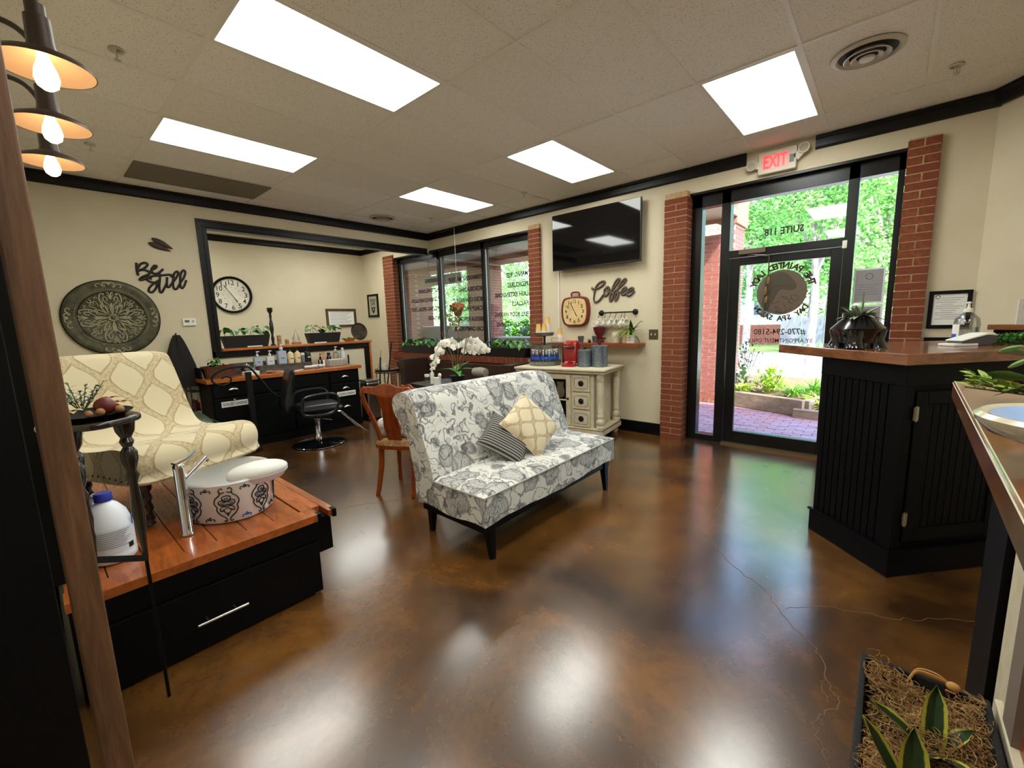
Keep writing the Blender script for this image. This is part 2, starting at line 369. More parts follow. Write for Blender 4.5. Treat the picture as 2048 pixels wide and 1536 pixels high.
st = t.ramp(t.math('SINE', t.math('MULTIPLY', sp.outputs[1], 2*PI/.022)), -.1, .35); t.bsdf(t.mix(st, S(58, 56, 56), S(150, 146, 140)), .85, 0, .2, st, .3); M_stripe = t.m
t = NT('variegated_sansevieria'); tc = t.n('TexCoord'); sp = t.n('SeparateXYZ'); t.L(tc.outputs['UV'], sp.inputs[0])
e = t.math('ABSOLUTE', t.math('SUBTRACT', sp.outputs[0], .5)); nzz = t.noise(tc.outputs['UV'], 7, 2); st = t.ramp(t.math('ADD', e, t.math('MULTIPLY', t.math('SUBTRACT', nzz, .5), .08)), .33, .37)
t.bsdf(t.mix(st, t.mix(nzz, S(20, 42, 22), S(44, 74, 40)), S(182, 178, 66)), .4); M_sans = t.m

# ------------------------------------------------------------------ room shell
CH = 3.048; YF = 1.715; XB = -1.564; YL = -3.37; U = .6096; V = 1.2192
floor = struct('floor', MB().box(-4.05, -6.2, -.12, 8.1, 1.80, 0), M_floor, 'brown acid-stained polished concrete floor')
M_crack = mat('pale_crack_filler', S(112, 84, 60), .8)
def crack(P, wd=.004):
    pts = []
    for a, b in zip(P[:-1], P[1:]):
        for k in range(5):
            tt = k/5; j = .012 if k else 0
            pts.append((a[0]+(b[0]-a[0])*tt+random.uniform(-j, j), a[1]+(b[1]-a[1])*tt+random.uniform(-j, j), .0006))
    pts.append((*P[-1], .0006)); MB().tube(pts, wd*.5, 4, flat=((0, 0, 1), .15)).build('floor_crack', M_crack, floor)
crack([(4.042, -.555), (4.227, -.768), (4.403, -.894), (4.533, -1.084), (4.644, -1.198), (4.698, -1.297), (4.726, -1.431), (4.76, -1.474), (4.723, -1.571), (4.697, -1.654), (4.73, -1.73), (4.761, -1.80), (4.79, -1.95)], .005)
crack([(4.511, -1.0), (4.639, -.869), (4.792, -.807), (4.937, -.758), (5.061, -.649), (5.2, -.558)], .003)
crack([(4.042, -.555), (3.926, -.435), (3.934, -.242), (3.881, .3)], .003)
crack([(1.567, -1.851), (1.642, -1.676), (1.789, -1.441), (1.908, -1.221)], .004)
crack([(4.726, -1.50), (4.70, -1.42), (4.71, -1.37)], .003)

struct('wall_front', MB().box(-4.05, YF, 0, -2.72, 1.95, CH).box(-2.72, YF, 2.76, .82, 1.95, CH).box(-2.72, YF, 0, .82, 1.95, .83).box(.82, YF, 0, 3.02, 1.95, CH)
       .box(3.02, YF, 2.78, 4.84, 1.95, CH).box(4.84, YF, 0, 5.40, 1.95, CH), M_wall, 'cream front wall with the window and door openings')
struct('wall_back', MB().box(XB-.12, YL, 0, XB, -1.69, CH).box(XB-.12, -1.69, 2.70, XB, YF, CH).box(XB-.12, -1.69, 0, XB, .37, 1.18), M_wall, 'cream partition wall with the wide framed opening')
struct('wall_alcove', MB().box(-4.05, -3.6, 0, -3.89, YF, CH), M_wall, 'cream rear wall of the alcove behind the opening')
struct('wall_alcove_side', MB().box(-3.89, -3.6, 0, XB-.12, -3.45, CH), M_wall)
struct('wall_left', MB().box(XB, YL-.15, 0, 3.36, YL, CH), M_wall, 'cream left wall beside the pedicure platform')
struct('wall_left_end', MB().box(3.36, -4.0, 0, 3.42, -3.343, CH), M_blackwood, 'black end panel of the left wall')
dv = Vector((.62, -.785, 0)); p0 = Vector((5.30, YF, 0)); nn = Vector((.785, .62, 0))
def dpt(a, b, z): q = p0+dv*a+nn*b; return (q.x, q.y, z)
struct('wall_right', MB().add([dpt(0, 0, 0), dpt(2.6, 0, 0), dpt(2.6, .15, 0), dpt(-.05, .15, 0), dpt(0, 0, CH), dpt(2.6, 0, CH), dpt(2.6, .15, CH), dpt(-.05, .15, CH)],
       [(0, 3, 2, 1), (4, 5, 6, 7), (0, 1, 5, 4), (1, 2, 6, 5), (2, 3, 7, 6), (3, 0, 4, 7)]), M_wall, 'cream angled wall right of the door')
struct('wall_rear', MB().box(8.0, -6.2, 0, 8.1, 1.0, CH).box(3.2, -6.3, 0, 8.1, -6.2, CH).box(3.2, -6.2, 0, 3.3, -3.98, CH).box(6.85, -.36, 0, 8.1, -.26, CH), M_wall)

# trim: crowns, opening frame, baseboards
def crown(name, a, b, inward, z1=CH, h=.115, lab=None):
    a = Vector((*a, 0)); b = Vector((*b, 0)); i = Vector((*inward, 0)); mb = MB()
    prof = [(0, z1-h), (.012, z1-h), (.018, z1-h+.02), (.022, z1-.035), (.034, z1-.025), (.036, z1-.001), (0, z1-.001)]
    n = len(prof); mb.add([a+i*d+Vector((0, 0, z)) for d, z in prof]+[b+i*d+Vector((0, 0, z)) for d, z in prof],
                          [tuple(range(n-1, -1, -1)), tuple(range(n, 2*n))]+[(k, (k+1) % n, n+(k+1) % n, n+k) for k in range(n)])
    return struct(name, mb, M_crown, lab)
crown('trim_1', (XB, YF), (3.60, YF), (0, -1), lab='dark crown moulding along the front wall, left of the exit sign')
crown('trim_2', (4.17, YF), (5.32, YF), (0, -1), lab='dark crown moulding along the front wall, right of the exit sign')
crown('trim_3', (XB, YL), (XB, YF), (1, 0), lab='dark crown moulding along the partition wall')
q = p0+dv*2.5; crown('trim_4', (p0.x-.02, p0.y), (q.x, q.y), (-.785, -.62), lab='dark crown moulding along the angled right wall')
crown('trim_5', (-3.89, -3.4), (-3.89, YF), (1, 0), h=.10, lab='dark crown moulding along the alcove wall')
crown('trim_6', (-3.89, YF), (XB-.12, YF), (0, -1), h=.10, lab='dark crown moulding at the alcove end of the front wall')
fr = MB()
for d, e, pr in ((0, .09, .012), (.0, .03, .024), (.06, .09, .020)):
    fr.box(XB, -1.69-e, 1.10, XB+pr, -1.69-d, 2.70+e).box(XB, -1.69-d, 2.70+d, XB+pr, YF-.04, 2.70+e)
fr.box(XB-.13, -1.69, 2.685, XB+.012, YF, 2.70).box(XB-.13, -1.69, 1.21, XB+.012, -1.675, 2.70)
fr.box(XB, -1.78, 1.10, XB+.02, .37, 1.185).box(XB, .29, 0, XB+.02, .37, 1.12)
struct('trim_7', fr, M_crown, 'black stepped frame around the wide wall opening', bevel=.002)
cap = struct('trim_8', MB().box(XB-.16, -1.675, 1.185, XB+.05, .41, 1.218).box(XB-.13, .37, 0, XB+.035, .40, 1.185), M_orangewood, 'honey wood ledge capping the half wall', bevel=.003)
struct('baseboard_front', MB().box(.99, YF-.016, 0, 2.80, YF, .145), M_blackwood)
struct('baseboard_back', MB().box(XB, YL, 0, XB+.016, -2.02, .145), M_blackwood)
struct('baseboard_left', MB().box(XB, YL, 0, .45, YL+.012, .145), M_blackwood)

# ------------------------------------------------------------------ ceiling: grid, tiles, lights
ceil = struct('ceiling', MB().box(-4.05, -6.2, CH+.03, 8.1, 1.95, CH+.12), M_tile, 'suspended ceiling of speckled tiles in a metal grid')
g = MB(); xs = [k*U for k in range(-6, 14)]; ys = [k*V for k in range(-5, 2)]
for x in xs: g.box(x-.012, -6.2, CH-.002, x+.012, YF, CH+.006)
for y in ys: g.box(-3.89, y-.012, CH-.0025, 8.0, y+.012, CH+.0055)
g.build('tee_grid', M_tee, ceil)
LIGHTS = {(0, 0), (3, 0), (6, 0), (0, -2), (3, -2), (6, -2), (9, -2), (-5, 0), (-5, -2), (9, -4), (6, -4)}; GR = (-2, -2); tc_ = {}
for i in range(-7, 14):
    for j in range(-6, 2):
        if (i, j) in LIGHTS or (i, j) == GR: continue
        x0, x1, y0, y1 = max(-3.89, i*U+.006), min(8, (i+1)*U-.006), max(-6.2, j*V+.006), min(YF, (j+1)*V-.006)
        if x1-x0 < .03 or y1-y0 < .03: continue
        if (x0+x1)/2 < 3.2 and y1 < -3.5: continue
        k = (round(x1-x0, 3), round(y1-y0, 3))
        if k not in tc_: tc_[k] = MB().box(-k[0]/2, -k[1]/2, 0, k[0]/2, k[1]/2, .018).mesh('ceiling_tile', M_tile)
        link('ceiling_tile', tc_[k], ceil, ((x0+x1)/2, (y0+y1)/2, CH+.004))
LL = {(0, 0): 'ceiling light panel nearest the room corner above the window', (3, 0): 'ceiling light panel in front of the television', (6, 0): 'ceiling light panel in front of the exit sign',
      (0, -2): 'ceiling light panel above the pedicure chair, nearest the left lamps', (3, -2): 'largest light panel in the top left of the ceiling', (6, -2): 'ceiling light panel directly above the viewer', (9, -2): 'ceiling light panel above the near counter', (9, -4): 'ceiling light panel added out of view for extra bounce light, by the back counter', (6, -4): 'ceiling light panel added out of view for extra bounce light, behind the left wall end', (-5, 0): 'ceiling light panel of the alcove, near the window', (-5, -2): 'ceiling light panel of the alcove, away from the window'}  # the two rear panels are unseen, added to bounce more light into the room
for (i, j), lb in LL.items():
    T = thing('ceiling_light', 'bright fluorescent '+lb, 'ceiling light', ((i+.5)*U, (j+.5)*V, CH-.002), group='fluorescent ceiling panels')
    a, b = U/2-.012, V/2-.012; f_ = MB()
    for q0, q1 in (((-a, -b), (a, -b+.022)), ((-a, b-.022), (a, b)), ((-a, -b+.022), (-a+.022, b-.022)), ((a-.022, -b+.022), (a, b-.022))): f_.box(*q0, 0, *q1, .016)
    f_.build('frame', M_white, T); MB().box(-a+.02, -b+.02, .004, a-.02, b-.02, .010).build('diffuser', M_panel, T)
T = thing('return_air_grille', 'greyish brown perforated return air panel set into the ceiling', 'vent', ((GR[0]+.5)*U, (GR[1]+.5)*V, CH-.015)); MB().box(-U/2+.012, -V/2+.012, 0, U/2-.012, V/2-.012, .012).build('perforated_plate', M_grille, T)
def round_vent(loc, lab, r=.185):
    T = thing('round_ceiling_vent', lab, 'vent', loc, group='round ceiling vents'); wm = mat('vent_white', S(206, 200, 188), .45)
    MB().lathe([(r*.80, 0), (r*.86, -.016), (r, -.006), (r, .0)], 36, cap=False).build('rim', wm, T, True)
    MB().lathe([(0, -.001), (r*.8, -.001)], 32).build('throat', mat('vent_dark', S(52, 48, 44), .8), T)
    for k, rr_ in enumerate((.62, .42)): MB().lathe([(r*(rr_-.13), -.010-.010*k), (r*rr_, -.030-.006*k), (r*(rr_+.03), -.026-.006*k), (r*(rr_-.10), -.004-.010*k)], 32, cap=False).build('ring_louvre', wm, T, True)
    MB().lathe([(0, -.046), (r*.2, -.042), (r*.22, -.030), (0, -.026)], 24).build('centre_cap', wm, T, True)
round_vent((4.57, .385, CH-.001), 'round white ceiling vent right of the light panel by the exit sign')
round_vent((-1.047, .472, CH-.001), 'small distant round white ceiling vent above the wall opening')
for k, (x, y, lb) in enumerate([(1.368, -2.756, 'nearest the hanging lamps'), (-.571, 1.011, 'nearest the room corner'), (-.418, -2.731, 'behind the lowest lamp shade'), (5.012, .999, 'right of the round vent'), (1.232, 1.056, 'above the television')]):
    T = thing('sprinkler_head', 'chrome fire sprinkler head in the ceiling '+lb, 'sprinkler', (x, y, CH), group='ceiling sprinklers')
    MB().lathe([(.038, 0), (.036, -.008), (.014, -.012), (.010, -.012)], 18).build('escutcheon', M_nickel, T, True)
    MB().rod((-.012, 0, -.01), (-.014, 0, -.045), .003).rod((.012, 0, -.01), (.014, 0, -.045), .003).rod((0, 0, -.01), (0, 0, -.05), .004).build('frame_arms', M_nickel, T)
    MB().cyl((0, 0, -.054), .017, .003, 14).build('deflector', M_nickel, T)

# ------------------------------------------------------------------ bricks
bm_ = {}
def brick(parent, m, x0, y0, z0, x1, y1, z1, name='brick'):
    k = (m.name, round(x1-x0, 3), round(y1-y0, 3), round(z1-z0, 3))
    if k not in bm_: a, b, c = (x1-x0)/2, (y1-y0)/2, (z1-z0)/2; bm_[k] = MB().box(-a, -b, -c, a, b, c).mesh(name, m)
    j = .0015
    return link(name, bm_[k], parent, ((x0+x1)/2+random.uniform(-j, j), (y0+y1)/2+random.uniform(-j, j), (z0+z1)/2))
CS = .0671; BH = .0575
def pilaster(name, x0, x1, yf, yb, z1, lab):
    core = struct(name, MB().box(x0+.004, yf+.005, 0, x1-.004, yb, z1-.004), M_mortar, lab); n = int(z1/CS); xm = (x0+x1)/2
    for k in range(n):
        z = k*CS+.004; b = (z, z+BH); j = .005
        if x1-x0 > .3:
            ss = (x0, x0+.10, x0+.30, x1) if k % 2 else (x0, x0+.20, x1)
            for a_, b_ in zip(ss[:-1], ss[1:]): brick(core, M_brick, a_+(.005 if a_ > x0 else 0), yf, b[0], b_-(.005 if b_ < x1 else 0), yf+.095, b[1])
            ys_ = yf+.105
        elif k % 2: brick(core, M_brick, x0, yf, b[0], xm-j, yf+.1, b[1]); brick(core, M_brick, xm+j, yf, b[0], x1, yf+.15, b[1]); ys_ = yf+.16
        else: brick(core, M_brick, x0, yf, b[0], x1, yf+.095, b[1]); ys_ = yf+.105
        if yb-ys_ > .04: brick(core, M_brick, x1-.1, ys_, b[0], x1, yb, b[1])
    return core
pilaster('trim_9', -3.03, -2.68, 1.685, 1.90, 2.83, 'red brick pilaster at the left edge of the window')
pilaster('trim_10', .78, .985, 1.672, 1.86, 2.81, 'narrow red brick pilaster between window and television')
pilaster('trim_11', 2.80, 3.05, 1.635, 1.86, 2.81, 'red brick pilaster left of the glass door')
pilaster('trim_12', 4.81, 5.01, 1.66, 1.86, 2.83, 'red brick pilaster right of the glass door')
sill = struct('trim_13', MB().box(-2.79, 1.650, 0, .78, YF-.001, .82).box(-2.79, 1.62, .80, .78, 1.86, .885), M_mortar, 'red brick apron and rowlock sill under the window')
for k in range(46): x = -2.79+k*.0776; brick(sill, M_brick, x, 1.605, .80, x+.068, 1.80, .90)
for r_ in range(7, 12):
    z = r_*CS-.01
    for k in range(18):
        x = -2.79+k*.2-(.1 if r_ % 2 else 0); a, b = max(-2.79, x), min(.78, x+.19)
        if b-a > .03: brick(sill, M_brick, a, 1.642, z, b, 1.70, z+BH)
# ------------------------------------------------------------------ window and door
YG = 1.86
W1 = sempty('window_1', 'three-pane dark framed window with service lettering')
f = MB()
for x0, x1 in ((-2.69, -2.60), (-1.46, -1.39), (-.32, -.25), (.72, .80)): f.box(x0, 1.80, .88, x1, 1.91, 2.76)
f.box(-2.69, 1.72, 2.735, .80, 1.91, 2.76).box(-2.69, 1.80, 2.64, .80, 1.91, 2.74).box(-2.69, 1.80, .86, .80, 1.91, .96)
f.build('window_frame', M_frame, W1, bevel=.003)
for x0, x1 in ((-2.60, -1.46), (-1.39, -.32), (-.25, .72)):
    MB().box(x0, YG-.003, .96, x1, YG+.003, 2.64).build('pane', M_glass, W1)
    MB().box(x0, 1.832, .97, x0+.014, 1.846, 2.63).build('glazing_bead', mat('pale_bead', S(190, 188, 184), .4), W1)
def wlist(words, xr, zs, m, h):
    for (s_, wd), z in zip(words, zs): put_text('lettering', s_, h, m, W1, (xr-wd/2, YG-.006, z), (-1, 0, 0), (0, 0, 1), wd, .03)
wlist([('MANICURES', .44), ('PEDICURES', .42), ('LASH EXTENSIONS', .70), ('FACIALS', .34), ('FULL BODY WAXING', .72), ('TEETH WHITENING', .68)], .62, [2.14, 1.985, 1.84, 1.695, 1.53, 1.375], M_letter, .07)
wlist([('PERMANENT MAKEUP', .88), ('MICROBLADING', .62), ('MICRO CHANNELING', .78), ('SCALP FACIALS', .70), ('AREOLA REPIGMENT', .80), ('SCAR CAMOUFLAGE', .78)], -.34, [2.18, 1.99, 1.81, 1.66, 1.48, 1.31], M_letter, .075)
wlist([('BARBERING', .40), ('HOT TOWEL SHAVE', .62), ('FULL SERVICE HAIR SALON', .86), ('WEDDING / SPECIAL EVENT', .90), ('PACKAGES', .36)], -1.50, [2.22, 2.04, 1.87, 1.70, 1.53], M_letter, .07)

D1 = sempty('door_1', 'dark framed glass entry door with transom and sidelights')
f = MB()
f.box(3.05, 1.80, 0, 3.16, 1.92, 2.78).box(3.36, 1.80, 0, 3.45, 1.92, 2.78).box(4.43, 1.80, 0, 4.51, 1.92, 2.78).box(4.765, 1.80, 0, 4.81, 1.92, 2.78)
f.box(3.05, 1.72, 2.755, 4.81, 1.92, 2.78).box(3.05, 1.80, 2.63, 4.81, 1.92, 2.76).box(3.45, 1.80, 2.055, 4.43, 1.92, 2.13).box(3.16, 1.80, 0, 3.36, 1.92, .07).box(4.51, 1.80, 0, 4.765, 1.92, .07)
f.build('door_frame', M_frame, D1, bevel=.003)
MB().box(3.16, YG-.003, .07, 3.36, YG+.003, 2.63).build('pane', M_glass, D1); MB().box(4.51, YG-.003, .07, 4.765, YG+.003, 2.63).build('pane', M_glass, D1)
MB().box(3.45, YG-.003, 2.13, 4.43, YG+.003, 2.63).build('pane', M_glass, D1)
lf = MB().box(3.455, 1.83, .02, 3.555, 1.88, 2.05).box(4.335, 1.83, .02, 4.425, 1.88, 2.05).box(3.555, 1.83, 1.97, 4.335, 1.88, 2.05).box(3.555, 1.83, .02, 4.335, 1.88, .15).build('door_leaf', M_frame, D1, bevel=.003)
MB().box(3.555, YG-.003, .15, 4.335, YG+.003, 1.97).build('pane', M_glass, lf)
MB().box(3.45, 1.76, 0, 4.43, 1.94, .018).build('threshold', mat('aluminium_threshold', S(128, 110, 80), .4, .7), D1)
cl = MB().box(3.55, 1.765, 2.075, 3.80, 1.80, 2.125).build('door_closer', mat('closer_bronze', S(104, 92, 74), .4, .4), D1, bevel=.004)
MB().tube([(3.64, 1.79, 2.06), (3.72, 1.70, 2.05), (3.83, 1.80, 2.04)], .009, 8).build('closer_arm', M_nickel, cl)
MB().box(4.42, 1.785, 2.03, 4.455, 1.80, 2.10).build('door_contact', M_white, D1, bevel=.003)
put_text('lettering', 'SUITE 118', .068, M_letter, D1, (3.935, YG-.006, 2.245), (-1, 0, 0), (0, 0, 1), .34, .03)
put_text('lettering', '#770-294-5180', .062, M_letter, D1, (3.945, YG-.006, 1.235), (-1, 0, 0), (0, 0, 1), .46, .012)
put_text('lettering', 'BY APPOINTMENT ONLY', .044, M_maroon, D1, (3.95, YG-.006, 1.152), (-1, 0, 0), (0, 0, 1), .58, .008)
# round emblem of a woman's head in an oval
lg = MB().lathe([(0, 0), (.222, 0)], 48, fn=lambda x, y, z: (3.945+x, YG-.0055, 1.665+y*1.02)).build('emblem', mat('emblem_taupe', S(104, 88, 74), .7), D1)
def A_(u, v, d=.0075): return (3.55244+.000522277*u+.0000311273*v, YG-d, 2.01584-.0000342769*u-.000594255*v)
hp = [(440, 360), (560, 240), (760, 210), (900, 310), (975, 430), (920, 510), (720, 505), (640, 590), (545, 740), (470, 880), (380, 780), (430, 560)]
n0 = MB(); hp3 = [Vector((a, b, 0)) for a, b in hp]; hc = cr(hp3, 5, True); n0.add([A_(p.x, p.y, .0065) for p in hc], [tuple(range(len(hc)))]); n0.build('emblem_hair', mat('emblem_olive', S(76, 68, 54), .7), D1)
ln = MB()
for P_ in ([(640, 560), (600, 640), (560, 740), (640, 720), (700, 690)], [(730, 620), (790, 660), (830, 640), (760, 615), (730, 620)], [(880, 600), (960, 590), (1010, 640), (960, 690), (900, 660), (880, 600)], [(620, 790), (690, 840), (720, 900), (640, 860), (620, 790)],
           [(760, 740), (800, 820), (780, 900)], [(850, 700), (900, 740)], [(540, 860), (660, 890), (790, 880), (900, 800)], [(880, 640), (840, 700), (860, 730)], [(640, 470), (760, 430), (900, 440)], [(500, 600), (560, 480), (700, 420)]):
    ln.tube([A_(a.x, a.y, .0072) for a in cr([(a, b, 0) for a, b in P_], 4)], .0022, 4)
ln.build('emblem_line_drawing', mat('emblem_line', S(62, 46, 36), .7), D1)
arc_text('THE PAINTED LADY', M_maroon, D1, 'lettering', (3.945, 1.665), .240, .060, -1.35, 1.30, -1, True, YG-.006)
arc_text('DAY SPA SALON', M_maroon, D1, 'lettering', (3.945, 1.665), .236, .052, -1.0, 1.0, -1, False, YG-.006)
# chimes hanging on the door closer
T = thing('door_chime', 'string of brass bells hanging from the door closer', 'chime', (3.835, 1.77, 1.42)); br = mat('old_brass', S(122, 98, 56), .45, .6)
MB().tube([(0, 0, .62), (.004, -.005, .45), (-.012, 0, .28), (-.02, 0, 0)], .006, 6).build('cord', mat('chime_cord', S(84, 54, 36), .8), T)
for k, (dx, z, h_) in enumerate([(.01, .33, .075), (-.01, .22, .09), (0, .14, .07), (-.025, 0, .085)]): MB().lathe([(.017, 0), (.019, .01), (.015, h_*.7), (.006, h_)], 12, (dx, -.012, z)).build('bell', br, T, True)
# notices taped on the right sidelight
for k, (z0, z1, lb) in enumerate([(1.522, 1.838, 'upper white notice taped to the glass right of the door'), (1.220, 1.505, 'lower white notice taped to the glass right of the door'), (1.06, 1.175, 'lowest white notice on the glass, mostly hidden by the counter')]):
    T = thing('taped_notice', lb, 'notice', (4.633, YG-.008, z0), group='notices on the sidelight'); hh = z1-z0
    MB().box(-.112, 0, 0, .112, .001, hh).build('sheet_edge', mat('notice_white', S(222, 228, 230), .7), T); MB().box(-.097, -.0012, .012, .097, 0, hh-.016).build('sheet', mat('notice_grey', S(150, 146, 148), .8), T)
    if hh > .2:
        MB().lathe([(.022, 0), (.03, 0)], 20, cap=False, fn=lambda x, y, z: (x, -.002, hh*.76+y)).build('seal', M_ink, T)
        l_ = MB()
        for q in range(5): l_.box(-.075+.008*(q % 2), -.002, hh*.52-q*.022, .075-.01*((q*3) % 4), -.0015, hh*.52-q*.022+.004)
        l_.build('text_lines', M_ink, T)
# exit sign with twin emergency heads
T = thing('exit_sign', 'white exit sign with glowing red letters above the glass door', 'exit sign', (3.875, YF-.005, 2.80)); M_off = mat('offwhite_plastic', S(206, 198, 178), .5)
MB().box(-.16, -.055, 0, .16, 0, .205).build('housing', M_off, T, bevel=.01)
MB().box(-.13, -.057, .035, .10, -.054, .175).build('face', mat('exit_face', S(236, 178, 168), .5), T)
put_text('letters', 'EXIT', .115, mat('exit_red', S(255, 40, 40), .4, emit=(1, .03, .04), es=.8), T, (-.015, -.0585, .05), (1, 0, 0), (0, 0, 1), .20, .03)
MB().box(.105, -.058, .06, .14, -.054, .13).build('test_window', M_grey, T)
for s_ in (-1, 1):
    MB().bar((s_*.15, -.03, .09), (s_*.20, -.03, .12+.02*s_), .05, .06).build('bracket', M_off, T)
    h_ = MB().lathe([(.0, -.02), (.046, -.02), (.05, 0), (.04, .035), (0, .045)], 20, fn=lambda x, y, z: (s_*.215+x, -.05+z, .13+.03*s_+y)).build('lamp_head', M_off, T, True)
    MB().lathe([(0, 0), (.037, 0)], 18, fn=lambda x, y, z: (s_*.215+x, -.0715, .13+.03*s_+y)).build('lens', mat('lamp_lens', S(176, 166, 146), .35, bump=.6, nscale=90), h_)

# ------------------------------------------------------------------ outside
GZ = -.03
walk = struct('floor_walkway', MB().box(-7.5, 1.95, -.2, 6, 4.9, GZ-.012), mat('walkway_sand', S(120, 104, 104), .9), 'brick paver walkway outside the door')
M_paver = mat('brick_paver', S(150, 104, 110), .75, col2=S(120, 82, 92), nscale=25, rand=S(136, 112, 128))
for r_ in range(22):
    for k in range(13):
        x = 2.2+k*.2-(.1 if r_ % 2 else 0); y = 2.0+r_*.104
        o = brick(walk, M_paver, x, y, GZ-.055, x+.192, y+.097, GZ-.001, 'paver'); o.location.z += random.uniform(-.003, .002)
tag(MB().box(3.20, 2.02, GZ, 4.45, 2.62, GZ+.012).build('door_mat', mat('grey_mat', S(98, 104, 110), .95, col2=S(84, 90, 96), nscale=90), None, bevel=.003), 'grey doormat on the brick pavers outside the door', 'doormat')
struct('ceiling_walkway', MB().box(-9.5, 1.95, 2.98, 2.9, 4.30, 3.06), mat('soffit_taupe', S(196, 178, 162), .8), 'plain soffit over the walkway')
struct('trim_beam', MB().box(-9.5, 4.28, 2.88, 2.9, 4.95, 3.4), mat('beam_brick', S(140, 84, 70), .85, col2=S(170, 112, 84), nscale=40, bump=.4), 'brick faced beam over the walkway columns')
def column(name, xr, lab):
    x0 = xr-.62; yf = 4.30; yb = 4.92
    core = struct(name, MB().box(x0+.004, yf+.005, GZ-.1, xr-.004, yb, 2.9), M_mortar2, lab)
    for k in range(43):
        z = GZ+k*CS; z2 = z+BH
        for q in range(3 + k % 2):
            a = x0+q*.207-(.1 if k % 2 else 0); b = a+.197; a = max(a, x0); b = min(b, xr)
            if b-a > .03: brick(core, M_brick2, a, yf, z, b, yf+.095, z2)
            a = yf+q*.207-(0 if k % 2 else -.1)
            if k % 2 == 0: a = yf+.105+(q)*.207
            else: a = yf+q*.207-.1
            b = min(a+.197, yb); a = max(a, yf+.1)
            if b-a > .03: brick(core, M_brick2, xr-.095, a, z, xr, b, z2)
for nm, xr, lb in (('trim_col_1', -5.55, 'far left brick column of the walkway'), ('trim_col_2', -2.72, 'brick column of the walkway behind the middle window pane'), ('trim_col_3', 2.86, 'brick column of the walkway outside the door')): column(nm, xr, lb)
struct('wall_parapet', MB().box(-5.5, 4.5, GZ, -3.36, 4.62, 1.36), mat('parapet_grey', S(62, 55, 60), .8), 'dark low parapet wall between the outer columns')
struct('wall_parapet_cap', MB().box(-5.5, 4.46, 1.36, -3.36, 4.66, 1.39).box(-2.7, 4.46, 1.05, 2.2, 4.66, 1.08), mat('pale_cap', S(205, 198, 196), .7))
struct('wall_parapet_low', MB().box(-2.7, 4.5, GZ, 2.2, 4.62, 1.05), mat('parapet_grey2', S(112, 104, 106), .8), 'low parapet wall behind the right window pane')
T = tag(MB().box(-3.05, 2.72, 2.27, -1.85, 2.76, 2.48).build('hanging_sign', mat('sign_grey', S(128, 124, 126), .7), None, bevel=.004), 'plain grey sign board hanging under the walkway soffit', 'sign')
[MB().rod((x, 2.74, 2.48), (x, 2.74, 2.98), .006).build('hanger_rod', M_iron, T) for x in (-2.9, -2.0)]
struct('ground_road', MB().box(-40, 6.6, -.35, 40, 17, -.14), mat('pale_concrete_drive', S(206, 200, 198), .9, col2=S(192, 186, 184), nscale=2), 'pale concrete drive')
struct('ground_bed', MB().box(-12, 4.3, -.3, 12, 7.0, .14), mat('pine_straw_mulch', S(150, 100, 70), .95, col2=S(86, 56, 42), nscale=22, bump=.8), 'mulched planting bed beyond the walkway')
struct('ground_lawn', MB().box(-60, 17, -.4, 60, 90, -.10), mat('lawn', S(120, 150, 66), .95, col2=S(90, 128, 50), nscale=3), 'grass beyond the drive')
tm = wood('weathered_timber', S(104, 84, 72), S(140, 118, 102), (2, 10, 10), .9)
T = thing('garden_timber_edging', 'weathered landscape timbers edging the planting bed', 'timber edging', (2.86, 4.28, GZ))
MB().bar((0, .04, .12), (1.12, -.36, .12), .12, .24).build('timber', tm, T, bevel=.01); MB().bar((1.0, -.42, .055), (2.6, -.55, .055), .12, .13).build('timber', tm, T, bevel=.01); MB().bar((1.13, -.35, .12), (1.35, .5, .12), .10, .22).build('timber', tm, T, bevel=.01)
struct('ground_bed_front', MB().prism([(2.88, 4.28), (3.98, 3.95), (4.2, 4.5), (4.2, 5.0), (2.88, 5.0)], -.1, .17).prism([(4.0, 3.92), (5.6, 3.78), (5.6, 5), (4.2, 5)], -.1, .05), bpy.data.materials['pine_straw_mulch'])
struct('roof_sun_blocker', MB().box(-9, -7, 3.3, 9, 1.95, 3.9), mat('roof_grey', S(120, 116, 112), .9), 'unseen roof slab added to shade the walkway from the sun')  # out-of-view slab added to block the sun and shade the pavers
# plants in the bed
def tuft(loc, lab, n, L, W_, m, spread, grp=None, name='garden_plant', stems=None, lift=.5):
    T = thing(name, lab, 'plant', loc, 0, grp); mb = MB()
    for k in range(n):
        a = random.uniform(0, 2*PI); e = random.uniform(.25, 1.25); l = L*random.uniform(.6, 1.1); s0 = len(mb.v); q = leaf_mb(l, W_*random.uniform(.7, 1.2), .5, .2, n=4); mb.add(q.v, q.f)
        r0 = random.uniform(0, spread); M4 = Matrix.Translation((r0*math.cos(a), r0*math.sin(a), random.uniform(0, lift*L))) @ Matrix.Rotation(a+random.uniform(-.4, .4), 4, 'Z') @ Matrix.Rotation(-e, 4, 'Y'); mb.xf(M4, s0)
    o = mb.build('foliage', m, T); o['kind'] = 'stuff'
    if stems:
        sb = MB()
        for k in range(stems): a = random.uniform(0, 2*PI); r0 = spread*.6; sb.rod((0, 0, -.05), (r0*math.cos(a), r0*math.sin(a), lift*L*.8), .006, 5)
        sb.build('stem', M_stem, T)
    return T
M_gold = mat('sunlit_yellow_green', S(172, 196, 56), .5, col2=S(120, 168, 44), nscale=18)
G = 'plants in the bed outside the door'
tuft((3.42, 4.62, .17), 'rounded yellow-green shrub in the middle of the planting bed', 260, .16, .035, M_gold, .24, G, stems=8, lift=2.2)
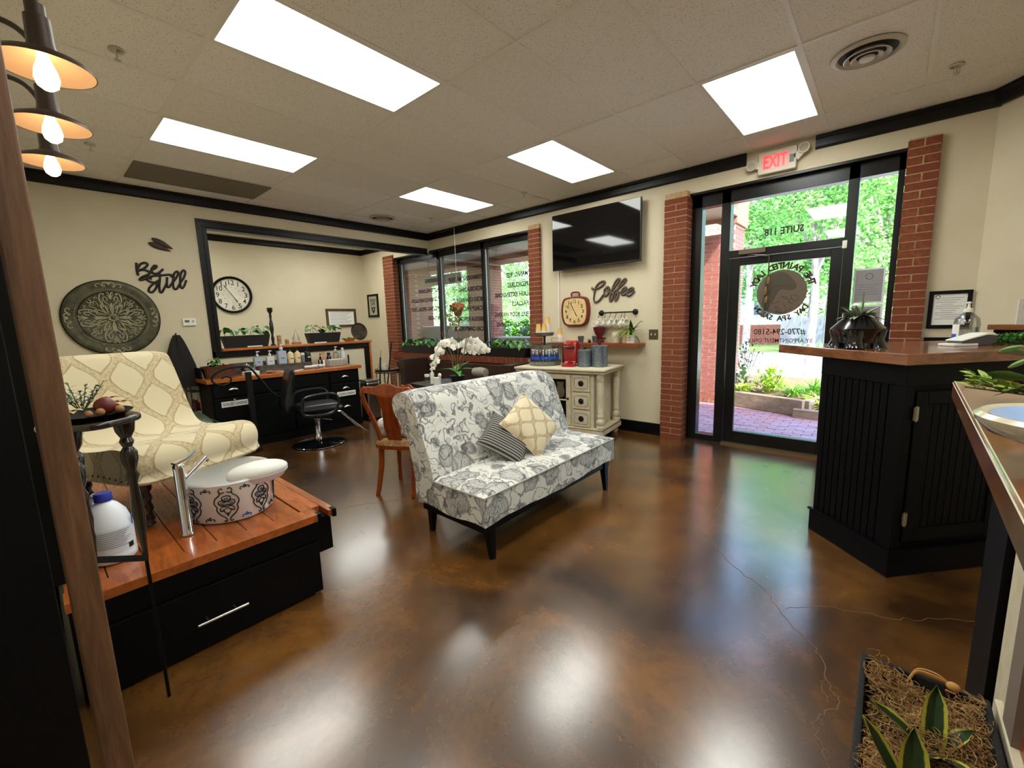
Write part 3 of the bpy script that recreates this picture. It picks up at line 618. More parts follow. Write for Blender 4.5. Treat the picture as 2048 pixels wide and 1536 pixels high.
tuft((3.05, 4.42, .17), 'low golden plant beside the brick column base', 70, .16, .04, M_gold, .14, G, lift=.4)
tuft((3.0, 4.75, .17), 'broad-leaved blue-green plant by the brick column', 26, .22, .10, M_leafgrey, .10, G, stems=3, lift=1.4)
tuft((3.78, 4.30, .17), 'grassy strap-leaved plant near the timber corner', 90, .30, .018, M_leafbright, .10, G, lift=.1)
tuft((4.0, 4.75, .14), 'tall grassy clump at the right of the planting bed', 150, .42, .018, M_leafbright, .18, G, lift=.1)
tuft((4.15, 4.22, .05), 'small yellow-green plant behind the low timber', 90, .2, .03, M_gold, .15, G, lift=.5)
tuft((2.85, 5.5, .14), 'thin twiggy shrub behind the brick column', 170, .10, .03, M_leafdark, .35, G, stems=14, lift=8)
for x, y, lb in ((-2.0, 6.3, 'dark rounded bush behind the right window pane'), (-.9, 6.2, 'sunlit rounded bush at the right edge of the window'), (-4.4, 6.5, 'leafy bush behind the middle window pane'), (-3.2, 6.8, 'second leafy bush behind the middle window pane')):
    T = thing('garden_bush', lb, 'bush', (x, y, .14), 0, 'bushes beyond the parapet'); mb = MB()
    for k in range(650):
        th = random.uniform(0, 2*PI); ph = math.acos(random.uniform(-.2, 1)); R = random.uniform(.8, 1.0); c = Vector((R*.65*math.sin(ph)*math.cos(th), R*.65*math.sin(ph)*math.sin(th), .75+R*.72*math.cos(ph))); s0 = len(mb.v)
        q = leaf_mb(.13, .07, .3, .2, n=2); mb.add(q.v, q.f); mb.xf(Matrix.Translation(c) @ Matrix.Rotation(th, 4, 'Z') @ Matrix.Rotation(random.uniform(-1, .6), 4, 'Y') @ Matrix.Rotation(random.uniform(-1, 1), 4, 'X'), s0)
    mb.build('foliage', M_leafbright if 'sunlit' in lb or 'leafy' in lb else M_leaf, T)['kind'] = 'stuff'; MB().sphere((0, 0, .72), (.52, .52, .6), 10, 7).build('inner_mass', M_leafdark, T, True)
M_tree1 = mat('tree_leaf_bright', S(140, 186, 92), .6, col2=S(96, 156, 70), nscale=.8, rand=S(110, 170, 80)); M_tree2 = mat('tree_leaf_deep', S(72, 132, 70), .6, col2=S(120, 172, 92), nscale=.8)
M_bark = mat('pale_bark', S(168, 156, 152), .9, col2=S(128, 114, 108), nscale=6)
def tree(loc, lab, h, r, zc, n, m, trunk=.14, ls=.34):
    T = thing('garden_tree', lab, 'tree', loc, 0, 'trees across the drive'); mb = MB(); cl = [(Vector((random.gauss(0, .42)*r, random.gauss(0, .42)*r, zc+random.uniform(-.5, .5)*h)), random.uniform(.25, .5)*r) for _ in range(16)]
    for k in range(n):
        c, rr_ = random.choice(cl); d = Vector((random.gauss(0, 1), random.gauss(0, 1), random.gauss(0, .8))).normalized()*rr_*random.uniform(.5, 1.05); s0 = len(mb.v)
        a = ls*random.uniform(.6, 1.2); mb.add([(-a/2, -a*.3, 0), (0, -a*.35, .05), (a/2, 0, 0), (0, a*.35, .05)], [(0, 1, 2, 3)])
        mb.xf(Matrix.Translation(c+d) @ Matrix.Rotation(random.uniform(0, 6.28), 4, 'Z') @ Matrix.Rotation(random.uniform(-1.3, 1.3), 4, 'X'), s0)
    mb.build('foliage', m, T)['kind'] = 'stuff'
    tb = MB().tube([(0, 0, -.2), (.05, .05, zc*.5), (-.05, 0, zc), (.1, 0, zc+h*.35)], [trunk, trunk*.85, trunk*.6, trunk*.2], 8)
    for k in range(7): a = k*.9; tb.tube([(0, 0, zc*.6+k*.1*h*.5), (r*.35*math.cos(a), r*.35*math.sin(a), zc+h*.1), (r*.7*math.cos(a), r*.7*math.sin(a), zc+h*.3)], [trunk*.4, trunk*.25, trunk*.08], 5)
    tb.build('trunk', M_bark, T, True)
tree((3.35, 9.6, -.1), 'tree with pale slender trunk seen through the door', 2.6, 1.7, 3.9, 5000, M_tree1, .10, .12)
tree((4.6, 13.5, -.1), 'bright leafy tree behind the right sidelight', 4.6, 2.6, 3.6, 9000, M_tree1, .2, .15)
tree((2.9, 19.0, -.1), 'deep green tree behind the pale trunk', 5.0, 2.8, 4.6, 8000, M_tree2, .2, .2)
tree((7.6, 18.0, -.1), 'wide leafy tree at the right of the drive', 5.5, 3.4, 4.2, 7000, M_tree2, .2, .2)
tree((.6, 15.5, -.1), 'bright tree overhanging the far house', 2.6, 2.4, 5.0, 7000, M_tree1, .14, .16)
tree((-11.2, 15.0, -.1), 'leafy tree behind the lettering on the right window pane', 7, 3.0, 4.2, 8000, M_tree1, .2, .17)
tree((-15.5, 17.5, -.1), 'leafy tree behind the middle window pane', 7, 3.0, 5.2, 6000, M_tree2, .2, .18)
tree((-21.0, 20.0, -.1), 'distant leafy tree behind the left window pane', 8, 3.6, 5.0, 6000, M_tree1, .2, .22)
tree((1.2, 29.0, -.1), 'distant tall tree behind the house', 7, 5.0, 6.0, 8000, M_tree1, .25, .32)
tree((8.5, 29.0, -.1), 'distant tall tree right of the drive', 7, 5.0, 6.0, 6000, M_tree2, .25, .32)
# house across the drive
T = thing('far_house', 'white two-storey house on a brick base across the drive', 'house', (-4.6, 21.5, -.1)); hs = mat('pale_siding', S(206, 214, 220), .7)
MB().box(0, 0, 1.0, 5.4, 5, 6.4).build('siding', hs, T); MB().box(-.03, -.03, 0, 5.43, 5, 1.0).build('brick_base', mat('house_brick', S(168, 96, 80), .9, col2=S(140, 74, 62), nscale=16), T)
MB().prism([(-.3, 6.4), (5.7, 6.4), (2.7, 8.2)], -.3, 5.3, fn=lambda x, z, y: (x, y, z)).build('roof', mat('house_roof', S(96, 92, 98), .9), T)
for x, z in ((.6, 1.5), (2.5, 1.5), (4.2, 1.5), (.6, 4.4), (2.5, 4.4), (4.2, 4.4)):
    wq = MB().box(x-.07, -.05, z-.07, x+.82, 0, z+1.62).build('window', M_white, T); MB().box(x, -.07, z, x+.75, -.04, z+.74).build('sash', mat('house_pane', S(72, 88, 112), .15), wq); MB().box(x, -.07, z+.80, x+.75, -.04, z+1.55).build('sash', mat('house_pane', S(72, 88, 112), .15), wq)
T = thing('far_wing', 'grey and red building wing left of the house across the drive', 'building', (-27, 25, -.1)); MB().box(0, 0, 0, 9.5, 5, 4.6).build('wall', mat('far_grey', S(170, 160, 160), .8), T); MB().box(-.2, -.3, 4.6, 9.7, 5.2, 5.0).build('roof_edge', M_white, T)
for k in range(4): wq = MB().box(1+k*2.2, -.06, 1.2, 2.2+k*2.2, 0, 3.0).build('window', mat('house_pane', S(72, 88, 112), .15), T)
T = thing('board_fence', 'grey board fence under the trees across the drive', 'fence', (1.5, 17.2, -.1)); fb = mat('fence_grey', S(108, 112, 116), .9)
for k in range(26): MB().box(k*.24, 0, 0, k*.24+.22, .04, 1.35+.03*(k % 3)).build('board', fb, T)
# ------------------------------------------------------------------ sofa
def loft(mb, prof, y0, y1, n, endf=None, vlen=1.0, uo=0.0):
    """closed (x,z) profile swept along y; endf(t)->(scale, dz) shapes the ends; UV in metres"""
    m = len(prof); cx = sum(p[0] for p in prof)/m; cz = sum(p[1] for p in prof)/m
    acc = [0]
    for i in range(m): a, b = prof[i], prof[(i+1) % m]; acc.append(acc[-1]+math.hypot(a[0]-b[0], a[1]-b[1]))
    def fn(u, v_):
        i = min(int(round(u*m)), m); p = prof[i % m]; t_ = v_*2-1; s_, dz = endf(t_) if endf else (1, 0)
        return (cx+(p[0]-cx)*s_, y0+(y1-y0)*v_, cz+(p[1]-cz)*s_+dz)
    mb.grid(fn, m, n, uv=lambda u, v_: (y0+(y1-y0)*v_+uo, acc[min(int(round(u*m)), m)]))
    for e in (0, 1):
        vs = [fn(i/m, e) for i in range(m)]; mb.add(vs, [tuple(range(m)) if e else tuple(range(m-1, -1, -1))], [(p[0]+uo, p[2]) for p in vs])
    return mb
def prof(P, n=5): return [(p.x, p.y) for p in cr([(a, b, 0) for a, b in P], n, True)]
SF = thing('settee', 'armless settee in a grey and white floral slipcover', 'settee', (2.7, -.895, 0))
bk = prof([(-.08, .28), (-.05, .45), (-.10, .62), (-.17, .80), (-.22, .93), (-.29, 1.0), (-.38, 1.005), (-.455, .965), (-.475, .90), (-.44, .83), (-.37, .78), (-.32, .70), (-.28, .55), (-.25, .40), (-.24, .28)])
loft(MB(), bk, -.79, .79, 22, lambda t: (1-.035*abs(t)**14, -.03*max(0, t)**6)).build('backrest', M_floral, SF, True, ang=60)
def seat_fn(u, v_):
    x = -.12+.52*u; y = -.785+1.57*v_; ex = min(1, (1-u)/.06); ey = min(1, min(v_, 1-v_)/.03); z = .455+.022*math.sin(PI*u)*math.sin(PI*v_)+.0*ex
    k = min(ex, ey); return (x, y, z-.02*(1-k)**2)
MB().grid(seat_fn, 20, 40, uv=lambda u, v_: (1.57*v_+3, .52*u)).build('seat_top', M_floral, SF, True)
sk = MB()
def skirt(P, Q, n, uo):
    sk.grid(lambda u, v_: (P[0]+(Q[0]-P[0])*u+.004*math.sin(u*40), P[1]+(Q[1]-P[1])*u, .438-.185*v_+.010*math.sin(u*9)*v_), n, 3, uv=lambda u, v_: (uo+u*math.hypot(Q[0]-P[0], Q[1]-P[1]), 2-.185*v_))
skirt((.40, -.785), (.40, .785), 30, 0); skirt((-.24, -.785), (.40, -.785), 12, 2.2); skirt((.40, .785), (-.24, .785), 12, 4.1)
sk.build('skirt', M_floral, SF, True)
MB().tube([(-.1, -.787, .437), (.402, -.787, .437), (.402, .787, .437), (-.1, .787, .437)], .005, 6).build('welt', mat('grey_piping', S(172, 170, 166), .8), SF, True)
MB().box(-.22, -.76, .20, .37, .76, .43).build('frame_rail', M_blackwood, SF)
for x, y in ((.33, -.68), (.35, .70), (-.22, -.68), (-.22, .70)):
    s_ = 1 if x > 0 else -1; MB().add([(x-.03, y-.03, .26), (x+.03, y-.03, .26), (x+.03, y+.03, .26), (x-.03, y+.03, .26), (x-.015+.02*s_, y-.015, 0), (x+.015+.02*s_, y-.015, 0), (x+.015+.02*s_, y+.015, 0), (x-.015+.02*s_, y+.015, 0)],
             [(0, 1, 2, 3), (7, 6, 5, 4), (0, 4, 5, 1), (1, 5, 6, 2), (2, 6, 7, 3), (3, 7, 4, 0)]).build('leg', M_blackwood, SF)
def pillow(name, lab, m, loc, rot, w_, h_, th, cat='cushion'):
    mb = MB()
    for sg in (1, -1):
        def fn(u, v_):
            a, b = u*2-1, v_*2-1; k = (1-abs(a)**3.2)*(1-abs(b)**3.2); pin = 1-.07*(1-abs(a)**2)*abs(b)**3; pin2 = 1-.07*(1-abs(b)**2)*abs(a)**3
            return (a*w_/2*pin2, b*h_/2*pin, sg*th/2*max(k, 0)**.45)
        mb.grid(fn, 14, 14, uv=lambda u, v_: (u*w_, v_*h_))
    T = thing(name, lab, cat, loc); o = mb.build('cover', m, T, True, ang=80); o.rotation_euler = rot
    bd = MB().tube([(a*w_/2, b*h_/2, 0) for a, b in ((-1, -1), (-.5, -.93), (.5, -.93), (1, -1), (.93, -.5), (.93, .5), (1, 1), (.5, .93), (-.5, .93), (-1, 1), (-.93, .5), (-.93, -.5))], .004, 5, True).build('edge_seam', m, T); bd.rotation_euler = rot
    return T
# pillows are built flat in XY, then tipped back against the settee
def tip(az, lean, spin): return (Matrix.Rotation(az, 3, 'Z') @ Matrix.Rotation(PI/2-lean, 3, 'Y') @ Matrix.Rotation(spin, 3, 'Z')).to_euler()
pillow('throw_pillow', 'grey striped throw pillow tucked behind the cream one', M_stripe, (2.74, -1.07, .605), tip(-.25, .85, .75), .36, .36, .10, 'pillow')
pillow('throw_pillow', 'cream ogee-patterned throw pillow on the settee', M_ogee2, (2.80, -.86, .665), tip(-.15, .62, .55), .40, .40, .13, 'pillow')

# ------------------------------------------------------------------ pedicure platform
PF = thing('pedicure_platform', 'black platform with a reddish wooden plank top', 'platform', (1.5, -2.83, 0))
MB().box(-1.0, -.51, .0, 1.0, .40, .41).build('base', M_blackwood, PF); MB().box(-1.0, .40, .21, 1.0, .525, .41).build('overhang_box', M_blackwood, PF)
dr = MB().box(1.0, -.50, .015, 1.045, .43, .30).build('drawer', M_blackwood, PF, bevel=.003)
MB().rod((1.085, -.14, .155), (1.085, .06, .155), .006, 10).build('bar_handle', M_nickel, dr, True)
for y in (-.10, .01): MB().rod((1.04, y, .155), (1.085, y, .155), .004, 8).build('handle_post', M_nickel, dr)
MB().box(1.0, -.50, .305, 1.03, .43, .405).build('fascia', M_blackwood, PF)
for k in range(7): y = -.51+k*.129; MB().box(-1.02, y, .408, .93, y+.126, .446).build('plank', M_plank, PF, bevel=.002)
MB().box(.93, -.515, .408, 1.04, .455, .45).build('nosing', M_plank, PF, bevel=.003); MB().box(-1.02, .398, .408, .925, .50, .449).build('edge_board', M_plank, PF, bevel=.003); MB().box(-1.02, .503, .41, 1.03, .545, .446).build('edge_strip', M_plank, PF, bevel=.002)
for y in (.447, .530): MB().box(1.0, y-.008, .406, 1.043, y+.012, .4505).build('dark_spline', M_blackwood, PF)
# armchair
AC = thing('pedicure_chair', 'cream ogee-brocade slipper chair on the platform', 'armchair', (1.61, -2.855, .449), math.radians(20))
P_ = prof([(.33, .235), (.375, .29), (.385, .36), (.345, .415), (.24, .425), (.08, .40), (-.10, .385), (-.20, .41), (-.265, .50), (-.33, .66), (-.39, .80), (-.43, .865), (-.49, .88), (-.52, .84), (-.49, .74), (-.43, .55), (-.36, .35), (-.30, .235)], 4)
loft(MB(), P_, -.335, .335, 16, lambda t: (1-.045*abs(t)**9, 0)).build('upholstery', M_ogee, AC, True, ang=60)
MB().tube([(.338, y, .262) for y in (-.31, 0, .31)], .006, 6).build('nail_welt', mat('brown_welt', S(120, 92, 66), .7), AC)
for k in range(12): MB().sphere((.30-.05*k, -.334, .262+.012*math.sin(k*.4)), .006, 6, 4).build('nailhead', M_bronzeblk, AC)
rope = lambda a, z: 1+.16*math.cos(2*a+z*110)
for x, y in ((.27, -.26), (.27, .26), (-.30, -.25), (-.30, .25)): MB().lathe([(.012, 0), (.03, .01), (.022, .03)]+[(.027, .03+k*.008) for k in range(20)]+[(.036, .20), (.036, .245)], 12, (x, y, 0), twist=lambda a, z: rope(a, z) if .03 < z < .19 else 1).build('leg', M_darkwood, AC, True)
# foot basin with damask print
BS = thing('foot_basin', 'white oval foot basin with black damask print', 'basin', (2.035, -2.655, .4505)); ax, ay = .265, .222
MB().lathe([(.0, .0), (.90, 0), (.93, .006), (1.0, .205), (1.02, .212), (1.0, .222), (.955, .215), (.88, .05), (0, .04)], 56, sx=ax, sy=ay).build('bowl', M_ceramic, BS, True, ang=50)
pr = MB(); bp = MB()
def bas(a, z): k = .93+.07*(z/.205)+.006; return (k*ax*math.cos(a), k*ay*math.sin(a), z)
def motif(a0, mb):
    def st(P, r=.0030):
        for sg in (1, -1): mb.tube([bas(a0+sg*x*3.9, z) for x, z, _ in cr([(x, z, 0) for x, z in P], 5)], r, 4)
    st([(0, .155), (.018, .150), (.022, .138), (.012, .128), (0, .122)]); st([(0, .143), (.009, .138), (0, .130)], .002)
    st([(.004, .118), (.026, .130), (.042, .122), (.036, .106), (.016, .102), (.0, .108)]); st([(.010, .116), (.026, .120), (.030, .112), (.014, .109)], .002)
    st([(0, .095), (.022, .096), (.036, .086), (.034, .072), (.022, .072), (.024, .080)]); st([(0, .088), (.016, .078), (.014, .062), (0, .05)], .0026)
    st([(.006, .176), (.024, .170), (.034, .184), (.024, .196), (.012, .192)]); st([(.03, .175), (.034, .160), (.056, .142), (.064, .116), (.052, .094), (.056, .078), (.040, .052), (.018, .036), (.008, .020), (.016, .012), (.024, .018)], .0034)
    st([(0, .062), (.006, .052), (0, .040)], .002)
for k in range(8): motif(2*PI*k/8+.42, pr)
def fleur(a0, z0, mb, s_=1):
    for P in ([(0, .02), (.006, .012), (0, .004)], [(.004, .004), (.018, .010), (.026, .002), (.020, -.004)]):
        for sg in (1, -1): mb.tube([bas(a0+sg*x*3.9*s_, z0+z*s_) for x, z, _ in cr([(x, z, 0) for x, z in P], 4)], .0026, 4)
for k in range(8):
    a = 2*PI*(k+.5)/8+.42; fleur(a, .178, pr)
    fleur(a, .020, bp if k == 7 else pr)
pr.build('damask_print', M_print, BS)['kind'] = 'stuff'; bp.build('blue_fleur_print', M_blueprint, BS)
o = MB().sphere((0, 0, 0), (.150, .078, .048), 24, 14).build('neck_cushion', M_cushionwhite, BS, True); o.location = (.205, .095, .235); o.rotation_euler = (.10, 0, PI/2-.1)
o = MB().lathe([(.80, -.05), (.96, -.022), (1.0, -.012), (0, -.008)], 24, sx=.150, sy=.078).build('cushion_shell', mat('lilac_white_plastic', S(214, 206, 214), .4), BS, True); o.location = (.205, .095, .232); o.rotation_euler = (.10, 0, PI/2-.1)
FT = thing('faucet', 'tall chrome single-lever faucet beside the foot basin', 'faucet', (2.235, -2.90, .4505), math.radians(112))
MB().lathe([(.028, 0), (.028, .006), (.0235, .012), (.0235, .335), (.0245, .34), (.0245, .358), (.018, .366), (0, .368)], 24).build('body', M_chrome, FT, True)
MB().tube([(.0, 0, .27), (.07, 0, .315), (.135, 0, .357)], .0135, 14).tube([(.132, 0, .348), (.14, 0, .335)], .010, 10).build('spout', M_chrome, FT, True)
MB().add([(-.02, -.016, .366), (-.02, .016, .366), (.03, .014, .374), (.085, .010, .402), (.088, 0, .405), (.085, -.010, .402), (.03, -.014, .374)], [(0, 1, 2, 6), (2, 3, 4, 5, 6)]).build('lever', M_chrome, FT).modifiers.new('s', 'SOLIDIFY').thickness = .008
# bleach jug
JG = thing('bleach_jug', 'white plastic jug with blue cap and label on the platform', 'jug', (2.225, -3.175, .4505), .35)
MB().lathe([(0, 0), (.088, 0), (.096, .008), (.098, .03), (.096, .035), (.096, .15), (.093, .165), (.078, .215), (.05, .25), (.026, .268), (.026, .29)], 32, sx=1, sy=.86).build('bottle', mat('white_hdpe', S(226, 230, 238), .4), JG, True)
MB().lathe([(.031, .27), (.031, .302), (.028, .306), (0, .306)], 20).build('cap', mat('cobalt_cap', S(30, 44, 150), .4), JG, True)
MB().tube(cr([(-.02, 0, .27), (-.07, 0, .28), (-.095, 0, .245), (-.088, 0, .19)], 5), .014, 8).build('handle', mat('white_hdpe', S(226, 230, 238), .4), JG, True)
def jl(a, z, d=.0982): return (d*math.cos(a), d*.86*math.sin(a), z)
lab_ = MB().grid(lambda u, v_: jl(-1.1+1.9*u, .05+.105*v_), 16, 1).build('label', mat('jug_label', S(214, 220, 232), .5), JG, True)
l_ = MB()
for q in range(9): z = .145-q*.0085; l_.tube([jl(a, z, .0988) for a in [-1.0+.1*k for k in range(15-(q*5) % 4)]], .0012, 4)
l_.build('label_text', M_ink, JG); l_ = MB()
for q in range(9): a = .25+q*.03; l_.tube([jl(a, .055, .0988), jl(a, .078, .0988)], .0012, 4)
l_.build('barcode', M_print, JG)
MB().grid(lambda u, v_: jl(.62+.12*u, .15+.05*v_, .0985), 2, 2).build('blue_panel', mat('cobalt_cap', S(30, 44, 150), .4), JG)

# ------------------------------------------------------------------ post, black panel and lamps on the left wall
PO = thing('wooden_post', 'tall brown-stained wooden post at the left edge', 'post', (3.30, -3.295, 0))
MB().box(-.046, -.029, 0, .042, .029, 3.046).build('shaft', M_post, PO, bevel=.005, seg=3)
tag(MB().box(1.72, YL+.001, .47, 2.40, YL+.042, 2.0).build('wall_panel', M_blackwood, None, bevel=.004), 'thin black framed panel on the left wall behind the post', 'wall panel')
for k, x in enumerate((2.97, 2.50, 2.03)):
    T = thing('gooseneck_lamp', 'bronze saucer-shade gooseneck lamp with glowing bulb, '+('nearest and highest of the three', 'middle of the three', 'farthest and lowest of the three')[k], 'lamp', (x, (-3.178, -3.152, -3.138)[k], 2.19), group='gooseneck wall lamps')
    MB().tube(cr([(0, -3.369-T.location.y, .17), (0, -.16, .24), (0, -.11, .30), (0, -.045, .295), (0, -.005, .24), (0, 0, .15)], 6), .009, 8).build('arm', M_shade, T, True)
    MB().lathe([(0, 0), (.05, 0), (.05, .012), (.02, .02), (0, .02)], 18, fn=lambda a, b, c: (a, -3.3695-T.location.y+c, .17+b)).build('wall_plate', M_shade, T, True)
    MB().lathe([(.010, .160), (.021, .158), (.021, .130), (.027, .126), (.029, .06), (.033, .04)], 20).build('socket', M_shade, T, True)
    sh = MB().lathe([(.033, .042), (.045, .037), (.093, .015), (.105, 0), (.1062, -.003), (.105, -.004)], 36, cap=False).build('shade', M_shade, T, True)
    MB().lathe([(.104, -.003), (.091, .012), (.044, .034), (.024, .037), (0, .037)], 36).build('lining', M_shadein, sh, True)
    MB().lathe([(.012, .036), (.013, .024), (.024, -.008), (.027, -.028), (.022, -.047), (.010, -.057), (0, -.058)], 18).build('bulb', M_bulb, T, True)
# demilune stand with tray arrangement
TB = thing('plant_stand', 'small ebony stand with turned legs beside the wooden post', 'side table', (2.74, -3.20, 0))
top = [(.15*math.cos(a)*(1+.05*math.cos(5*a)), .128*math.sin(a)*(1+.05*math.cos(5*a))) for a in [2*PI*k/40 for k in range(40)]]
MB().prism(top, 1.145, 1.168).build('table_top', M_darkwood, TB, True, bevel=.008, seg=3, ang=50)
tl = [(.008, .60), (.010, .66), (.020, .78), (.012, .90), (.022, .93), (.014, .95), (.026, .99), (.026, 1.02), (.014, 1.04), (.022, 1.06), (.016, 1.075), (.028, 1.10), (.034, 1.145)]
for x, y in ((-.02, .085), (.09, -.06), (-.11, -.05)): lg_ = MB().lathe(tl, 14, (x, y, 0)).build('leg', M_darkwood, TB, True); MB().cyl((x, y, 0), .006, .61, 8).build('lower_rod', M_blackwood, lg_)
MB().bar((.09, -.06, .70), (-.02, .085, .60), .010, .022).build('brace', M_iron, TB)
TR = thing('decor_tray', 'black oval tray of dried pods, blooms and a red ball on the stand', 'tray', (2.74, -3.195, 1.1685))
MB().lathe([(0, 0), (.10, 0), (.128, .016), (.132, .018), (.10, .006), (0, .005)], 32, sx=1, sy=.84).build('dish', M_blackwood, TR, True)
MB().sphere((.02, .035, .036), .030, 14, 9).build('red_ball', mat('oxblood_ball', S(92, 22, 24), .5, col2=S(120, 44, 36), nscale=20), TR, True)
for x, y, r_ in ((.05, .02, .013), (.035, .07, .014), (.06, -.01, .012), (-.03, .07, .013)): MB().sphere((x, y, .008+r_), (r_*1.2, r_, r_), 10, 7).build('pebble', mat('tan_pebble', S(168, 120, 80), .7), TR, True)
bl = leaf_mb(.038, .030, .5, .3, n=4).mesh('petal', mat('dried_bloom', S(196, 150, 104), .8, rand=S(226, 206, 168)), True)
for cx, cy, cz in ((-.01, .085, .035), (.055, -.045, .03), (-.04, .06, .05), (.0, -.085, .03)):
    for k in range(7): link('petal', bl, TR, (cx, cy, cz), (0, -.35-.2*(k % 2), k*.9), .8)
sp = leaf_mb(.022, .008, .2, .2, n=3).mesh('sprig_leaf', M_leafblue, True)
for j in range(9):
    a = j*.7; q = [(.0, -.02, .02), (.02*math.cos(a), -.02+.03*math.sin(a), .06), (.045*math.cos(a), -.02+.065*math.sin(a), .10+.012*(j % 3))]; MB().tube(q, .0015, 4).build('sprig_stem', M_greenstem, TR)
    for k in range(7):
        tt = .3+.1*k; link('sprig_leaf', sp, TR, (q[2][0]*tt, -.02+(q[2][1]+.02)*tt, .02+(q[2][2]-.02)*tt), (0, -.6, a+k*2.1))
# ------------------------------------------------------------------ left wall decor
MD = thing('wall_medallion', 'large round embossed metal medallion on the cream wall', 'wall decor', (XB, -2.645, 1.62)); R0 = .395
def md(r, a, h): return (h, r*math.cos(a), r*math.sin(a))
M_md = mat('olive_aged_metal', S(92, 88, 62), .55, .2, col2=S(56, 50, 34), nscale=10); M_mdl = mat('verdigris_cream_relief', S(176, 172, 138), .6, .1, col2=S(136, 130, 98), nscale=24)
MB().lathe([(0, .014), (.27, .014), (.285, .022), (.298, .018), (.345, .030), (.385, .034), (.395, .026), (.395, .0)], 72, fn=lambda x, y, z: (z, x, y)).build('disc', M_md, MD, True, ang=50)
MB().tube([md(.395, 2*PI*k/64, .020) for k in range(64)], .008, 6, True).tube([md(.275, 2*PI*k/64, .020) for k in range(64)], .004, 6, True).build('rim_bead', M_blackwood, MD, True)
bd = MB()
for k in range(110): bd.sphere(md(.300, 2*PI*k/110, .022), (.006, .005, .005), 5, 4)
o = bd.build('bead_ring', M_mdl, MD); o['kind'] = 'stuff'
rl = MB()
def rs(P, r=.0055):
    P = [(a*1.04, b) for a, b in P]; r *= 1.15
    for q in range(4):
        for sg in (1, -1):
            A0 = PI/2*q+PI/2; rl.tube([md(p.x, A0+sg*p.y, .020) for p in cr([(a, b, 0) for a, b in P], 5)], r, 5, flat=((1, 0, 0), .8))
rs([(.03, .0), (.08, .12), (.12, .10), (.15, .22), (.19, .30), (.22, .22), (.20, .14), (.175, .17)]); rs([(.06, .5), (.12, .42), (.18, .46), (.225, .38), (.255, .28), (.25, .20), (.235, .22)])
rs([(.20, .0), (.24, .03), (.262, .06), (.255, .10)], .005); rs([(.19, .0), (.225, .07), (.235, .12)], .005); rs([(.05, .78), (.10, .72), (.14, .62), (.155, .55), (.14, .50), (.125, .55)]); rs([(.10, .25), (.13, .34), (.11, .42), (.09, .36)], .0045)
rs([(.08, .02), (.12, .03), (.15, .0)], .005); rs([(.15, .70), (.19, .62), (.21, .66), (.20, .74), (.18, .73)], .0045); rs([(.16, .40), (.185, .36), (.195, .42)], .004); rs([(.22, .46), (.24, .52), (.225, .57)], .004); rs([(.21, .78), (.23, .72), (.25, .74)], .004)
rl.build('scroll_relief', M_mdl, MD, True)['kind'] = 'stuff'
for k in range(12): a = 2*PI*k/12; MB().tube([md(.018, a, .020), md(.035, a, .024), md(.052, a, .018)], [.004, .009, .002], 6).build('rosette_petal', M_mdl, MD, True)
MB().sphere((.02, 0, 0), (.012, .022, .022), 14, 8).build('rosette_boss', M_md, MD, True)
cr_ = MB()
for q in range(4):
    A0 = PI/2*q+PI/2
    for sg in (1, -1):
        cr_.tube([md(p.x, A0+sg*p.y, .034) for p in cr([(.345, 0, 0), (.372, .05, 0), (.365, .12, 0), (.335, .14, 0), (.33, .10, 0), (.348, .09, 0)], 5)], .006, 5); cr_.tube([md(p.x, A0+sg*p.y, .033) for p in cr([(.34, .15, 0), (.365, .20, 0), (.36, .28, 0), (.34, .29, 0), (.34, .25, 0)], 5)], .005, 5)
    cr_.sphere(md(.36, A0, .034), (.012, .018, .018), 8, 6)
cr_.build('rim_crest', M_mdl, MD, True)['kind'] = 'stuff'
# "Be Still" script sign
BSg = thing('script_sign', 'dark cut-out script sign reading Be Still', 'sign', (XB+.009, -2.17, 2.05))
def bs(u, v_): return (0.0, -2.4644+.00033073*u-.0000488667*v_+2.17, 2.36188+.0000211294*u-.000411667*v_-2.05)
mb = MB(); SW = .0128
def stk(P, r=SW, fn=None, tgt=None, sx=((1, 0, 0), .5)): (tgt or mb).tube([fn(p.x, p.y) for p in cr([(a, b, 0) for a, b in P], 6)], r, 8, flat=sx)
BE = [[(310, 355), (320, 520), (355, 690)], [(330, 520), (370, 450), (430, 380), (530, 350), (600, 390), (560, 460), (460, 530), (340, 575)], [(400, 540), (520, 545), (640, 590), (660, 640), (560, 690), (450, 740), (400, 800), (460, 810), (560, 770), (650, 700)], [(700, 520), (760, 520), (840, 460), (830, 430), (770, 440), (710, 540), (730, 610), (800, 645), (900, 625), (1030, 515)]]
ST = [[(720, 790), (620, 760), (600, 820), (700, 870), (830, 890), (850, 980), (800, 1080), (720, 1150), (640, 1120), (650, 1030), (760, 920), (900, 830)], [(940, 640), (935, 800), (920, 1000), (940, 1140), (1000, 1150), (1060, 1040), (1130, 900)], [(640, 730), (800, 700), (980, 690), (1180, 670), (1270, 690), (1230, 730)], [(1140, 740), (1130, 900), (1140, 1000), (1190, 1020), (1260, 930), (1380, 780), (1450, 650), (1420, 580), (1340, 640), (1310, 800), (1310, 990), (1360, 1080), (1420, 1060), (1500, 930), (1620, 750), (1660, 600), (1600, 550), (1530, 640), (1510, 830), (1520, 1000), (1570, 1060), (1630, 990), (1690, 830)]]
for P in BE: stk(P, SW, bs)
mb.build('word_be', M_bronzeblk, BSg, True); mb = MB()
for P in ST: stk(P, SW*.95, bs)
mb.build('word_still', M_bronzeblk, BSg, True)
